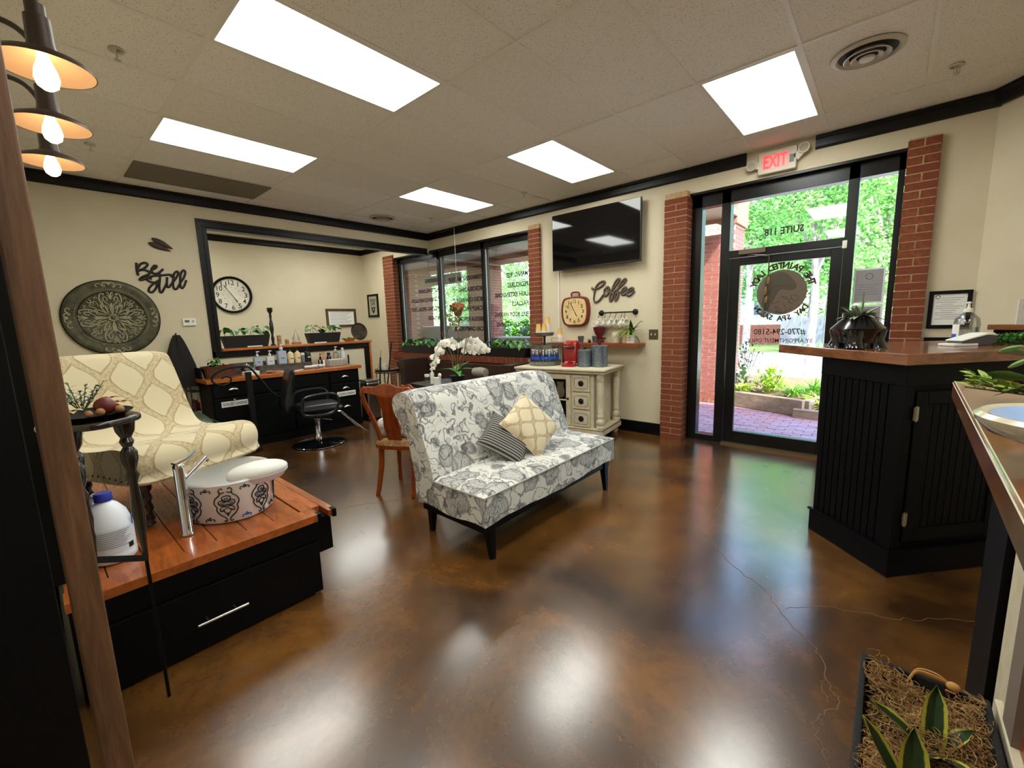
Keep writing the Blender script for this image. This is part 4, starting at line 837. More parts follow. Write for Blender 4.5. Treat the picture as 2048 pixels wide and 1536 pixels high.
for k, (y, z, a) in enumerate(((-2.125, 2.455, .50), (-2.155, 2.415, .36))):
    pm = MB().lathe([(0, -.105), (.010, -.10), (.024, -.075), (.031, -.04), (.030, 0), (.020, .05), (.009, .09), (0, .11)], 16); pm.xf(Matrix.Translation((XB+.014, y, z)) @ Matrix.Rotation(-a, 4, 'X') @ Matrix.Diagonal((.4, 1, 1, 1)) @ Matrix.Rotation(-PI/2, 4, 'X'))
    tag(pm.build('seed_pod', mat('brown_pod', S(66, 40, 26), .6, col2=S(36, 20, 14), nscale=60), None, True), ('upper' if k == 0 else 'lower')+' brown pod ornament of the pair above the script sign', 'wall decor', 'pod ornaments')
T = thing('thermostat', 'small white thermostat on the wall left of the opening', 'thermostat', (XB, -1.975, 1.515)); MB().box(0, -.066, 0, .024, .066, .088).build('case', M_white, T, bevel=.006); MB().box(.024, -.045, .040, .0255, .0, .068).build('display', mat('lcd', S(90, 96, 92), .3), T)
MB().box(.024, .02, .050, .026, .05, .055).box(.024, .032, .040, .026, .038, .066).build('button', M_ink, T)
# dark robe on a hook
T = thing('hanging_robe', 'black salon robe hanging on the wall behind the chair', 'robe', (XB+.01, -2.13, .62)); MB().tube([(0, 0, .80), (.05, 0, .79), (.055, 0, .815)], .006, 6).build('hook', M_bronzeblk, T)
def rb(u, v_): wv = .025+.13*min(1, v_*1.6)**.8; a = u*2*PI; return (.055+.04*math.sin(a)*(.5+v_*.6)+.008*math.sin(a*5+v_*6), wv*math.cos(a)+.01*math.sin(a*4), .79-.62*v_)
MB().grid(rb, 24, 12).build('cloth', mat('black_robe', S(24, 16, 16), .85), T, True)

# ------------------------------------------------------------------ alcove
CLK = thing('wall_clock', 'round black-rimmed clock with white face on the alcove wall', 'clock', (-3.889, -.82, 2.055)); fx = lambda x, y, z: (z, x, y)
MB().lathe([(.275, .012), (.28, .04), (.30, .05), (.315, .035), (.315, 0)], 48, fn=fx, cap=False).build('rim', M_blackwood, CLK, True); MB().lathe([(0, .012), (.282, .012)], 48, fn=fx).build('face', M_dialwhite, CLK)
for k in range(1, 13): a = PI/2-k*PI/6; put_text('numeral', str(k), .085, M_letter, CLK, (.014, .215*math.cos(a)+.0, .215*math.sin(a)-.0425), (0, 1, 0), (0, 0, 1), .05 if 1 < k < 10 else (None if k == 1 else .085), .005)
for k in range(12): a = k*PI/6; MB().sphere((.014, .13*math.cos(a), .13*math.sin(a)), (.002, .006, .006), 6, 4).build('hour_dot', M_letter, CLK)
def hand(L, a, wd): return MB().tube([(.018, -.03*math.sin(a), -.03*math.cos(a)), (.018, L*.6*math.sin(a), L*.6*math.cos(a)), (.018, L*.85*math.sin(a), L*.85*math.cos(a)), (.018, L*math.sin(a), L*math.cos(a))], [wd, wd*.8, wd*1.8, .001], 4)
hand(.15, math.radians(148), .006).build('hour_hand', M_letter, CLK); hand(.20, math.radians(-34), .005).build('minute_hand', M_letter, CLK)
T = thing('framed_licence', 'gold-framed certificate on the alcove wall', 'picture', (-3.889, 1.15, 1.44)); gf = mat('gold_frame', S(112, 88, 54), .45, .5, col2=S(70, 52, 32), nscale=40); f = MB()
for y0, y1, z0, z1 in ((-.33, .33, 0, .05), (-.33, .33, .33, .38), (-.33, -.28, .05, .33), (.28, .33, .05, .33)): f.box(0, y0, z0, .025, y1, z1)
f.build('frame', gf, T, bevel=.006); MB().box(0, -.28, .05, .01, .28, .33).build('sheet', M_paper, T); l_ = MB()
for q in range(8): l_.box(.0105, -.24, .30-q*.03, .0112, .22-.05*(q % 3), .306-q*.03)
l_.build('text_lines', M_ink, T)
T = thing('framed_poster', 'small black-framed poster reading BEARD LIFE beside the window bricks', 'picture', (-3.53, YF-.001, 1.63)); f = MB()
for x0, x1, z0, z1 in ((-.20, .20, 0, .04), (-.20, .20, .44, .48), (-.20, -.16, .04, .44), (.16, .20, .04, .44)): f.box(x0, -.025, z0, x1, 0, z1)
f.build('frame', M_blackwood, T); MB().box(-.16, -.012, .04, .16, 0, .44).build('print', mat('poster_kraft', S(172, 166, 140), .8), T)
put_text('lettering', 'BEARD', .055, M_letter, T, (0, -.013, .33), (1, 0, 0), (0, 0, 1), .22, .03); put_text('lettering', 'LIFE', .06, M_letter, T, (0, -.013, .255), (1, 0, 0), (0, 0, 1), .15, .03)
MB().add([(x, -.0135, z) for x, z in ((-.09, .24), (-.07, .17), (-.04, .10), (0, .075), (.04, .10), (.07, .17), (.09, .24), (.05, .20), (0, .215), (-.05, .20))], [(0, 1, 2, 3, 4, 5, 6, 7, 8, 9)]).build('beard_motif', M_letter, T)
MB().sphere((0, -.014, .165), (.025, .001, .018), 10, 6).build('mouth_motif', mat('poster_kraft', S(172, 166, 140), .8), T)

# ledge items (on the honey wood cap)
LZ = 1.2185; LX = XB-.055
lf_m = leaf_mb(.085, .062, .45, .25).mesh('leaf', M_leaf, True); lf_b = leaf_mb(.08, .05, .45, .25).mesh('leaf', M_leafbright, True)
def trough(lab, cx, cy, z, L, W_, H, along, n, mesh, grp, seed, name='planter_trough', rise=.10):
    random.seed(seed); T = thing(name, lab, 'planter', (cx, cy, z), 0 if along == 'x' else PI/2, grp); a, b = L/2, W_/2
    MB().add([(-a*.88, -b*.75, 0), (a*.88, -b*.75, 0), (a*.88, b*.75, 0), (-a*.88, b*.75, 0), (-a, -b, H), (a, -b, H), (a, b, H), (-a, b, H), (-a+.012, -b+.012, H), (a-.012, -b+.012, H), (a-.012, b-.012, H), (-a+.012, b-.012, H), (-a+.012, -b+.012, H-.02), (a-.012, -b+.012, H-.02), (a-.012, b-.012, H-.02), (-a+.012, b-.012, H-.02)],
             [(0, 3, 2, 1), (0, 1, 5, 4), (1, 2, 6, 5), (2, 3, 7, 6), (3, 0, 4, 7), (4, 5, 9, 8), (5, 6, 10, 9), (6, 7, 11, 10), (7, 4, 8, 11), (8, 9, 13, 12), (9, 10, 14, 13), (10, 11, 15, 14), (11, 8, 12, 15)]).build('trough', M_pot, T, bevel=.003)
    MB().box(-a+.011, -b+.011, H-.03, a-.011, b-.011, H-.018).build('soil', M_soil, T)
    for k in range(n):
        x = random.uniform(-a*.98, a*.98); y = random.uniform(-b*.9, b*.9); h_ = random.uniform(.3, 1)*rise; az = random.uniform(0, 6.28); ex, ey = x+.02*math.cos(az), y+.02*math.sin(az)
        MB().tube([(x*.9, y*.5, H-.02), ((x+ex)/2, (y+ey)/2, H+h_*.6), (ex, ey, H+h_)], .0022, 4).build('stem', M_greenstem, T)
        link('leaf', mesh, T, (ex, ey, H+h_), (random.uniform(-.3, .3), random.uniform(-.1, .6), az), random.uniform(1.0, 1.6))
    random.seed(seed+1); return T
G = 'planter troughs on the half-wall ledge'
t1 = trough('dark planter trough of pothos at the left end of the ledge', LX, -1.37, LZ, .56, .14, .155, 'y', 16, lf_m, G, 3, rise=.11)
t2 = trough('dark planter trough of pothos at the right of the ledge', LX, -.33, LZ, .50, .14, .15, 'y', 16, lf_m, G, 5, rise=.10)
T = thing('candlestick', 'tall dark turned candlestick behind the left planter trough', 'candlestick', (LX-.055, -1.02, LZ)); MB().lathe([(.035, 0), (.035, .012), (.016, .03), (.022, .10), (.013, .14), (.026, .22), (.026, .30), (.013, .36), (.018, .40), (.014, .44), (.034, .47), (.036, .52)], 16).build('turned_stem', M_darkwood, T, True)
for y, r_, h_, lb, m in ((-.965, .028, .135, 'tan birch-patterned candle on the ledge', 'a'), (-.865, .026, .075, 'short brown glass candle on the ledge', 'b')):
    T = thing('candle', lb, 'candle', (LX+.02, y, LZ)); MB().lathe([(0, 0), (r_, 0), (r_, h_), (r_*.85, h_), (r_*.82, h_-.01), (0, h_-.012)], 18).build('wax', mat('birch_candle_'+m, S(196, 160, 106) if m == 'a' else S(112, 66, 36), .6, col2=S(120, 80, 48) if m == 'a' else S(190, 150, 100), nscale=40), T, True); MB().rod((0, 0, h_-.012), (0, 0, h_+.01), .0015, 4).build('wick', M_letter, T)
T = thing('glass_bulb_diffuser', 'clear glass teardrop on a small wood base on the ledge', 'diffuser', (LX+.015, -.735, LZ)); MB().box(-.05, -.05, 0, .05, .05, .035).build('wood_base', M_orangewood, T, bevel=.004); MB().lathe([(.036, .036), (.046, .055), (.046, .09), (.028, .13), (.012, .17), (.004, .21), (0, .215)], 20).build('glass_dome', M_clear, T, True)
MB().lathe([(0, .036), (.034, .038), (.030, .055), (0, .06)], 16).build('white_sand', M_white, T, True)
T = thing('round_tray', 'round dark metal plate leaning at the right end of the ledge', 'plate', (LX-.03, .27, LZ+.142)); o = MB().lathe([(0, 0), (.115, .004), (.13, .018), (.142, .02), (.13, .012), (.115, -.004), (0, -.006)], 36, fn=fx).build('plate', mat('aged_bronze_plate', S(70, 56, 40), .45, .5, col2=S(48, 36, 26), nscale=12), T, True); o.rotation_euler = (0, -.16, 0)
T = thing('wooden_dough_bowl', 'small wooden bowl with trailing leaves beside the round plate', 'bowl', (LX+.03, .07, LZ)); MB().lathe([(0, 0), (.5, 0), (.9, .04), (1.0, .05), (.88, .042), (0, .012)], 24, sx=.06, sy=.13).build('bowl', M_orangewood, T, True)
for k in range(6): link('leaf', lf_m, T, (.03*math.cos(k), -.08+.035*k, .05+.01*(k % 2)), (.2, .4, k*1.1), .7)
for y, lb in ((-1.30, 'white business card holder in front of the left trough'), (-.42, 'white card stack in front of the right trough')): tag(MB().box(LX+.075, y-.09, LZ, LX+.10, y+.09, LZ+.016).build('card_stack', M_paper, None, bevel=.002), lb, 'cards')

# ------------------------------------------------------------------ styling station
ST_ = thing('styling_station', 'long black dresser station with honey wood top', 'cabinet', (-1.30, -1.05, 0)); fxx = .265
MB().box(-.255, -.92, .0, .245, .93, .84).build('carcass', M_blackwood, ST_); MB().box(-.262, -.96, .838, .29, .965, .885).build('worktop', M_orangewood, ST_, bevel=.004)
MB().box(-.262, -.955, .885, .05, -.935, 1.015).build('end_gallery', M_blackwood, ST_, bevel=.004)
def front(y0, y1, z0, z1, nm): return MB().box(.245, y0, z0, fxx, y1, z1).build(nm, M_blackwood, ST_, bevel=.004)
def cup(p, y, z):
    mb = MB().grid(lambda u, v_: (fxx+.028*math.sin(PI*v_)**.7*(1-.3*v_), y+.052*math.cos(PI*u)*(1-.1*v_), z+.034*math.sin(PI*u)*v_-.004), 10, 5)
    o = mb.build('cup_pull', M_nickel, p, True); o.modifiers.new('s', 'SOLIDIFY').thickness = .003
d_ = front(-.90, -.53, .665, .81, 'drawer'); cup(d_, -.70, .745)
d_ = front(-.90, -.53, .12, .645, 'cabinet_door'); MB().sphere((fxx+.014, -.70, .625), .013, 10, 7).build('knob', M_nickel, d_, True)
s1 = MB().box(fxx, -.835, .545, fxx+.002, -.555, .612).build('label_card', M_paper, d_); o = put_text('card_lettering', 'SOILED LINENS', .034, M_letter, d_, (fxx+.003, -.695, .562), (0, 1, 0), (0, 0, 1), .25, .015)
d_ = front(-.50, .46, .665, .81, 'drawer'); d_ = front(-.50, -.03, .12, .645, 'cabinet_door'); d_ = front(-.01, .46, .12, .645, 'cabinet_door')
for z0, z1, zc in ((.665, .81, .735), (.43, .645, .57), (.12, .41, .30)): d_ = front(.49, .90, z0, z1, 'drawer'); cup(d_, .70, zc)
d_ = front(.56, .86, .455, .53, 'label_holder'); MB().box(fxx, .57, .46, fxx+.004, .85, .527).build('label_card', M_paper, d_); put_text('card_lettering', 'CLEAN LINENS', .034, M_letter, d_, (fxx+.006, .71, .476), (0, 1, 0), (0, 0, 1), .25, .015)
MB().box(-.25, -.93, 0, .255, .94, .10).build('plinth', M_blackwood, ST_)
# things on the station
SZ = .8855
def on(name, lab, cat, x, y, grp=None, rz=0): return thing(name, lab, cat, (x, y, SZ), rz, grp)
GT = mat('grey_barnwood_tray', S(70, 64, 58), .8, col2=S(92, 86, 78), nscale=16)
T = on('barnwood_riser', 'long grey barnwood riser under the pump bottles', 'riser', -1.41, -1.08); MB().box(-.085, -.42, .068, .085, .42, .086).build('top_board', GT, T, bevel=.002); MB().box(.065, -.42, 0, .08, .42, .068).build('front_board', GT, T); MB().box(-.085, -.55, 0, -.07, .42, .14).build('back_board', GT, T)
for s_ in (-1, 1): MB().box(-.07, s_*.41-.01, 0, .065, s_*.41+.01, .068).build('end_board', GT, T)
def bottle(lab, x, y, w_, h_, m, neck, cap='pump', z=0, capm=None, band=None, name='bottle', square=False):
    T = thing(name, lab, 'bottle', (x, y, SZ+z), 0, 'bottles on the styling station')
    if square: MB().box(-w_/2*.7, -w_/2, 0, w_/2*.7, w_/2, h_*.86).box(-neck, -neck, h_*.86, neck, neck, h_).build('body', m, T, bevel=.005)
    else: MB().lathe([(0, 0), (w_/2, 0), (w_/2, h_*.72), (w_/2*.8, h_*.84), (neck, h_*.90), (neck, h_)], 18).build('body', m, T, True)
    cm = capm or M_white
    if cap == 'pump':
        p_ = MB().lathe([(neck*1.2, h_), (neck*1.2, h_+.02), (.004, h_+.024), (.004, h_+.05)], 12).build('pump_collar', cm, T, True); MB().box(-.008, -.012, h_+.05, .008, .028, h_+.062).build('pump_head', cm, p_, bevel=.003)
    else: MB().lathe([(neck*1.25, h_-.002), (neck*1.25, h_+.022), (neck*.8, h_+.028), (0, h_+.028)], 12).build('cap', cm, T, True)
    if band: MB().box(w_/2*(.705 if square else 1.0), -w_*.22, h_*.35, w_/2*(.705 if square else 1.0)+.0015, w_*.22, h_*.42).build('label_text', band, T)
    return T
wb = mat('white_bottle', S(206, 212, 216), .4); gb = mat('pale_grey_bottle', S(168, 180, 194), .4); yb_ = mat('cream_bottle', S(226, 204, 158), .4); kb = mat('black_bottle', S(20, 18, 20), .25)
bottle('pale blue-grey pump bottle at the left end of the caddy', -1.40, -1.33, .095, .13, gb, .014, 'pump', .0865, None, M_ink, square=True)
bottle('white pump bottle second from the left in the caddy', -1.40, -1.18, .09, .13, wb, .014, 'pump', .0865, None, M_ink, square=True)
bottle('tall blue-grey pump bottle in the caddy', -1.40, -1.03, .105, .205, gb, .018, 'pump', .0865, None, M_ink, square=True)
bottle('cream bottle with dark pump, left of the matching pair', -1.40, -.915, .078, .17, yb_, .014, 'cap', .0865, kb, M_letter)
bottle('cream bottle with dark pump, right of the matching pair', -1.40, -.82, .078, .17, yb_, .014, 'cap', .0865, kb, M_letter)
bottle('small grey jar behind the caddy bottles', -1.41, -.745, .05, .10, M_grey, .02, 'cap', .0865)
bottle('black lotion bottle with white lettering at the right of the caddy', -1.40, -.68, .085, .17, kb, .016, 'cap', .0865, kb, M_white)
bottle('pale blue slim bottle behind the black lotion bottle', -1.50, -.62, .045, .17, gb, .012, 'cap')
bottle('dark bottle with white label in front of the mesh basket', -1.30, -.55, .07, .125, kb, .013, 'pump', 0, kb)
bottle('yellow squeeze bottle in the row of products', -1.46, -.47, .045, .17, mat('yellow_bottle', S(216, 176, 70), .4), .012, 'cap', 0, mat('yellow_bottle', S(216, 176, 70), .4), M_letter)
bottle('pink squeeze bottle in the row of products', -1.46, -.42, .04, .17, mat('pink_bottle', S(220, 150, 132), .4), .012, 'cap', 0, mat('pink_bottle', S(220, 150, 132), .4))
bottle('matte black squat bottle right of the pink one', -1.46, -.35, .07, .16, kb, .02, 'cap', 0, kb)
bottle('tall clear pump bottle near the right end of the station', -1.45, -.245, .085, .21, M_clear, .014, 'pump')
bottle('tall white bottle at the right end of the station', -1.44, -.14, .075, .22, wb, .016, 'cap', 0, None, M_ink)
tag(MB().cyl((-1.40, -.075, SZ), .012, .135, 12).build('black_tube', kb, None, True), 'slim black tube standing at the right end of the station', 'tube')
tag(MB().box(-1.275, -.575, SZ, -1.272, -.505, SZ+.10).build('label_card', M_paper, None), 'white printed card leaning by the dark bottle', 'card')
T = on('mesh_basket', 'white fabric basket with black grid in front of the bottles', 'basket', -1.30, -.325); MB().box(-.06, -.125, 0, .06, .125, .095).build('liner', mat('linen_liner', S(224, 216, 198), .8), T, bevel=.006); gr = MB()
for k in range(13): y = -.126+k*.021; gr.rod((.063, y, .004), (.063, y, .085), .002, 4)
for k in range(5): z = .005+k*.02; gr.tube([(-.063, -.128, z), (.063, -.128, z), (.063, .128, z), (-.063, .128, z)], .002, 4, True)
gr.build('wire_grid', M_iron, T)
T = on('wicker_basket', 'brown wicker basket holding a small green plant', 'basket', -1.30, -1.80); wk = mat('brown_wicker', S(110, 64, 34), .8, col2=S(70, 38, 22), nscale=70, bump=.8)
def wkf(u, v_): a = u*2*PI; k = .88+.12*v_+.012*math.sin(u*2*PI*24+v_*30); sx_ = .125*k; sy_ = .17*k; c, s_ = math.cos(a), math.sin(a); q = (abs(c)**4+abs(s_)**4)**-.25; return (sx_*c*q, sy_*s_*q, .13*v_)
MB().grid(wkf, 72, 10).build('weave', wk, T, True); MB().tube([wkf(k/48, 1) for k in range(48)], .008, 6, True).build('rim', wk, T, True); MB().lathe([(0, .10), (.11, .10)], 16, sy=1.3).build('soil', M_soil, T)
random.seed(9)
for k in range(16): a = random.uniform(0, 6.28); r_ = random.uniform(0, .07); h_ = random.uniform(.14, .24); MB().rod((r_*.3, r_*.3-.03, .1), (r_*math.cos(a), r_*math.sin(a)-.03, h_), .002, 4).build('stem', M_greenstem, T); link('leaf', lf_m, T, (r_*math.cos(a), r_*math.sin(a)-.03, h_), (0, random.uniform(0, .5), a), .75)
T = on('glass_dish', 'cut-glass dish of clear wrapped tools on the station', 'dish', -1.27, -1.47); MB().lathe([(0, 0), (.06, 0), (.10, .05), (.115, .09), (.10, .055), (0, .012)], 20).build('dish', M_clear, T, True)
for k in range(10): a = k*.63; MB().tube([(.02*math.cos(a), .02*math.sin(a), .02), (.07*math.cos(a+.5), .07*math.sin(a+.5), .10+.02*(k % 3))], .008, 6).build('wrapped_tool', M_clear if k % 2 else M_chrome, T, True)
T = on('folded_towel', 'folded white towel at the front of the station', 'towel', -1.16, -1.50, rz=.2)
for k in range(3): MB().box(-.05, -.085, .016*k, .05, .085, .016*k+.015).build('fold', M_paper, T, bevel=.006)
T = on('wooden_brush', 'tan wooden hair brush lying on the station', 'brush', -1.15, -1.30, rz=1.3); MB().lathe([(0, -.03), (.02, -.02), (.022, .03), (.009, .07), (.011, .14), (0, .15)], 12, fn=lambda x, y, z: (z, x, .02+y*.7)).build('handle', M_orangewood, T, True); MB().box(-.02, -.015, .0, .035, .015, .012).build('bristles', M_letter, T)
for x, y, rz, lb in ((-1.20, -1.10, .9, 'white comb and clip set lying left of the salon chair'), (-1.15, -.93, 2.2, 'white shears case lying behind the salon chair')):
    T = on('comb', lb, 'comb', x, y, rz=rz); MB().box(-.09, -.012, 0, .09, .004, .006).build('spine', M_paper, T, bevel=.002); te = MB()
    for k in range(24): te.box(-.088+k*.0074, -.026, 0, -.085+k*.0074, -.012, .004)
    te.build('teeth', M_paper, T)
T = on('hair_dryer', 'white curved hair dryer lying at the station edge', 'hair dryer', -1.13, -.72, rz=.6); MB().tube(cr([(-.10, -.06, .03), (-.02, -.05, .035), (.05, 0, .04), (.12, .05, .04)], 5), .018, 10).build('barrel', M_paper, T, True); MB().tube([(.06, 0, .04), (.08, -.09, .018)], .014, 8).build('grip', M_grey, T, True)
# iron handrail in front of the station
T = thing('iron_handrail', 'black wrought-iron handrail with scrolled ends and a newel post', 'handrail', (-.80, -1.64, 0))
MB().lathe([(.06, 0), (.06, .03), (.035, .05), (.05, .07), (.05, .09), (.028, .11)], 4).build('base', M_iron, T); MB().box(-.028, -.028, .10, .028, .028, .96).build('post', M_iron, T, bevel=.004)
sp = [(0, -.05, .90), (0, -.09, .875), (0, -.16, .84), (0, -.26, .83), (0, -.345, .87), (0, -.36, .93), (0, -.30, .99), (0, -.20, 1.02), (0, -.05, 1.025), (0, .03, 1.0), (0, .12, .86), (0, .22, .70), (0, .30, .62), (0, .36, .60), (0, .375, .54), (0, .33, .50), (0, .28, .54), (0, .30, .59)]
MB().tube(cr(sp[3:], 6), .012, 8, flat=((0, 0, 1), .9)).build('rail', M_iron, T, True); MB().tube(cr([(0, -.26, .83), (0, -.19, .86), (0, -.18, .91), (0, -.23, .935), (0, -.27, .91)], 5), .010, 8).build('inner_scroll', M_iron, T, True)
# big-leaved plant behind the armchair
T = thing('broadleaf_plant', 'large dark-leaved potted plant behind the pedicure chair', 'plant', (-.45, -2.55, 0)); MB().lathe([(0, 0), (.13, 0), (.17, .30), (.18, .32), (.16, .32), (.15, .28), (0, .28)], 24).build('pot', M_pot, T, True)
bl = leaf_mb(.46, .17, .35, .18, n=8).mesh('leaf', M_leafdark, True)
for (dx, dy, z), rz, ry in (((.04, .10, .62), .75, .1), ((.05, .05, .68), .25, -.15), ((0, .12, .55), 1.5, .05), ((-.05, 0, .75), 2.6, -.4), ((0, -.1, .70), -1.2, -.2), ((.1, .0, .50), .3, .25)):
    MB().tube([(0, 0, .27), (dx*.5, dy*.5, z*.7), (dx, dy, z)], .008, 6).build('stem', M_greenstem, T); link('leaf', bl, T, (dx, dy, z), (0, ry, rz))
# perfume bottles on a stand at the station's left end
T = thing('amber_bottle_rack', 'narrow metal rack of amber bottles at the left end of the station', 'rack', (-1.36, -2.075, 0))
MB().box(-.12, -.045, .30, .12, .045, .31).box(-.12, -.045, .52, .12, .045, .53).box(-.12, -.045, .74, .12, .045, .75).build('shelf', M_iron, T)
for x in (-.115, .115): MB().rod((x, -.04, 0), (x, -.04, .84), .006).build('upright', M_iron, T)
for x, z in ((-.07, .311), (.03, .311), (.09, .531), (-.01, .531)):
    b_ = thing('amber_bottle', 'small amber glass bottle on the narrow rack', 'bottle', (-1.36+x, -2.07, z), 0, 'amber bottles on the rack'); MB().lathe([(0, 0), (.03, 0), (.03, .08), (.012, .10), (.012, .12)], 14).build('glass', M_amber, b_, True); MB().cyl((0, 0, .12), .014, .02, 12).build('cap', M_nickel, b_, True)
# slim steel bin at the right end
T = thing('steel_bin', 'slim brushed steel bin beside the station', 'bin', (-1.19, .12, 0)); MB().box(-.11, -.11, .02, .11, .11, .60).build('body', mat('brushed_steel', S(170, 170, 170), .22, 1), T, bevel=.03, seg=4); MB().box(-.115, -.115, .60, .115, .115, .635).build('lid', M_nickel, T, bevel=.01); MB().box(-.11, -.11, 0, .11, .11, .03).build('base', kb, T)
for k, (x, y, dx, L_, lb) in enumerate(((-1.60, .50, .0, .92, 'thin black pole leaning behind the half wall end'), (-2.0, .95, .22, 1.15, 'long slim black pole leaning against the alcove wall'))):
    tag(MB().tube([(x-dx*.5, y, .0), (x+dx*.3, y+.1, L_)], .012, 8).build('leaning_pole', M_iron, None, True), lb, 'pole')
# ------------------------------------------------------------------ salon chair
SC = thing('salon_chair', 'black vinyl hydraulic salon chair with chrome base', 'salon chair', (-.49, -1.03, 0), math.radians(78))
MB().lathe([(0, 0), (.305, 0), (.31, .008), (.29, .016), (.10, .030), (.06, .045), (.055, .06)], 48).build('base_plate', mat('black_chrome', S(34, 34, 36), .1, .8), SC, True); MB().tube([(.298*math.cos(2*PI*k/48), .298*math.sin(2*PI*k/48), .012) for k in range(48)], .006, 6, True).build('base_rim', M_chrome, SC, True)
MB().lathe([(.05, .04), (.05, .10), (.036, .12), (.036, .30), (.045, .31), (.045, .34), (.02, .35), (.02, .42)], 24).build('hydraulic_column', M_chrome, SC, True); MB().tube([(0, -.03, .33), (.06, -.10, .335), (.14, -.16, .315)], .010, 8).build('pump_lever', M_chrome, SC, True)
MB().box(-.20, -.20, .40, .20, .20, .425).build('seat_pan', M_iron, SC)
def cush(name, cx, cz, w_, d_, th, rx=0):
    mb = MB()
    for sg in (1, -1): mb.grid(lambda u, v_: ((u*2-1)*d_/2, (v_*2-1)*w_/2, sg*th/2*max(0, (1-abs(u*2-1)**5)*(1-abs(v_*2-1)**5))**.35), 16, 16)
    o = mb.build(name, M_vinyl, SC, True, ang=80); o.location = (cx, 0, cz); o.rotation_euler = (0, rx, 0); return o
cush('seat', .02, .475, .50, .50, .11); cush('backrest', -.30, .72, .46, .52, .075, -PI/2+.20)
for s_ in (-1, 1):
    arm = cr([(-.20, s_*.275, .44), (-.20, s_*.28, .55), (-.17, s_*.28, .635), (-.02, s_*.28, .66), (.14, s_*.28, .655), (.20, s_*.28, .60), (.20, s_*.28, .52), (.13, s_*.275, .43), (-.03, s_*.27, .41)], 5, True)
    MB().tube(arm, .018, 8, True).build('armrest', M_vinyl, SC, True)
for s_ in (-1, 1): MB().tube([(.16, s_*.13, .41), (.26, s_*.13, .40), (.52, s_*.15, .12), (.55, s_*.15, .10)], .010, 8).build('footrest_rail', M_chrome, SC, True)
MB().tube([(.55, -.17, .10), (.55, .17, .10)], .014, 8).build('footrest_bar', M_chrome, SC, True); MB().rod((-.02, -.26, .44), (-.02, -.26, .34), .004).build('recline_lever', M_chrome, SC)

# ------------------------------------------------------------------ dining chairs at the nail table
def dchair(lab, loc, rz):
    T = thing('wooden_chair', lab, 'chair', loc, rz, 'wooden chairs at the nail table')   # faces +x; back at -x
    sp_ = [(-.20, -.17), (-.10, -.215), (.10, -.24), (.21, -.20), (.235, 0), (.21, .20), (.10, .24), (-.10, .215), (-.20, .17), (-.225, 0)]; oc = [(p.x, p.y) for p in cr([(a, b, 0) for a, b in sp_], 4, True)]
    MB().prism(oc, .405, .44).build('seat_rail', M_chairwood, T, True, bevel=.004); ts = mat('tapestry_seat', S(172, 134, 84), .85, col2=S(120, 84, 50), nscale=22)
    mb = MB(); n = len(oc)
    vs = [(x, y, .44) for x, y in oc]+[(x*.9, y*.9, .478) for x, y in oc]+[(x*.5, y*.5, .495) for x, y in oc]+[(0, 0, .498)]
    mb.add(vs, [(k, (k+1) % n, n+(k+1) % n, n+k) for k in range(n)]+[(n+k, n+(k+1) % n, 2*n+(k+1) % n, 2*n+k) for k in range(n)]+[(2*n+k, 2*n+(k+1) % n, 3*n) for k in range(n)]); mb.build('seat', ts, T, True)
    nh = MB().sphere((0, 0, 0), .006, 6, 4).mesh('nailhead', mat('antique_nail', S(120, 92, 56), .4, .6), True)
    for k in range(0, n, 2): link('nailhead', nh, T, (oc[k][0]*1.005, oc[k][1]*1.005, .446))
    for s_ in (-1, 1):
        MB().tube([(.17, s_*.17, .41), (.19, s_*.185, .28), (.175, s_*.18, .12), (.185, s_*.185, .0)], [.026, .024, .017, .020], 8).build('leg', M_chairwood, T, True)
        MB().tube([(-.16, s_*.15, .42), (-.17, s_*.155, .25), (-.22, s_*.165, .05), (-.24, s_*.17, 0)], [.024, .024, .020, .019], 8).build('leg', M_chairwood, T, True)
        MB().tube(cr([(-.165, s_*.14, .43), (-.20, s_*.16, .60), (-.25, s_*.215, .80), (-.27, s_*.225, .90), (-.275, s_*.19, .945)], 5), .021, 8, flat=((1, 0, 0), .75)).build('back_post', M_chairwood, T, True)
    cres = [(-.215, .915), (-.19, .955), (-.10, .955), (-.05, .975), (0, .985), (.05, .975), (.10, .955), (.19, .955), (.215, .915), (.19, .90), (.10, .885), (.05, .865), (-.05, .865), (-.10, .885), (-.19, .90)]
    MB().prism(cres, -.285, -.262, fn=lambda y, z, x: (x, y, z)).build('crest_rail', M_chairwood, T, bevel=.006); MB().prism([(-.055, .44), (.055, .44), (.075, .60), (.06, .75), (.09, .89), (-.09, .89), (-.06, .75), (-.075, .60)], -.012, .006, fn=lambda y, z, x: (x-.165-.11*((z-.44)/.45)**.8, y, z)).build('splat', M_chairwood, T, bevel=.003)
    return T
C1 = dchair('reddish wooden chair with a floral cushion, behind the settee', (1.62, -1.18, 0), math.radians(117))
c2 = dup(C1, (1.17, -.54, 0), math.radians(80), 'second wooden chair of which only the curved top rail shows'); c2.scale = (.86, .86, .86)
mb = MB(); loft(mb, prof([(-.13, 0), (-.15, .07), (-.13, .14), (-.03, .155), (.03, .14), (.045, .07), (.03, 0)], 4), -.19, .19, 10, lambda t: (1-.10*abs(t)**8, 0), uo=7.3)
T = thing('lumbar_cushion', 'floral lumbar cushion on the reddish wooden chair', 'cushion', (1.62, -1.18, .495), math.radians(117)); mb.build('cover', M_floral, T, True, ang=60); MB().tube([(.046, -.185, .07), (.05, 0, .06), (.046, .185, .07)], .004, 5).build('piping', M_paper, T)
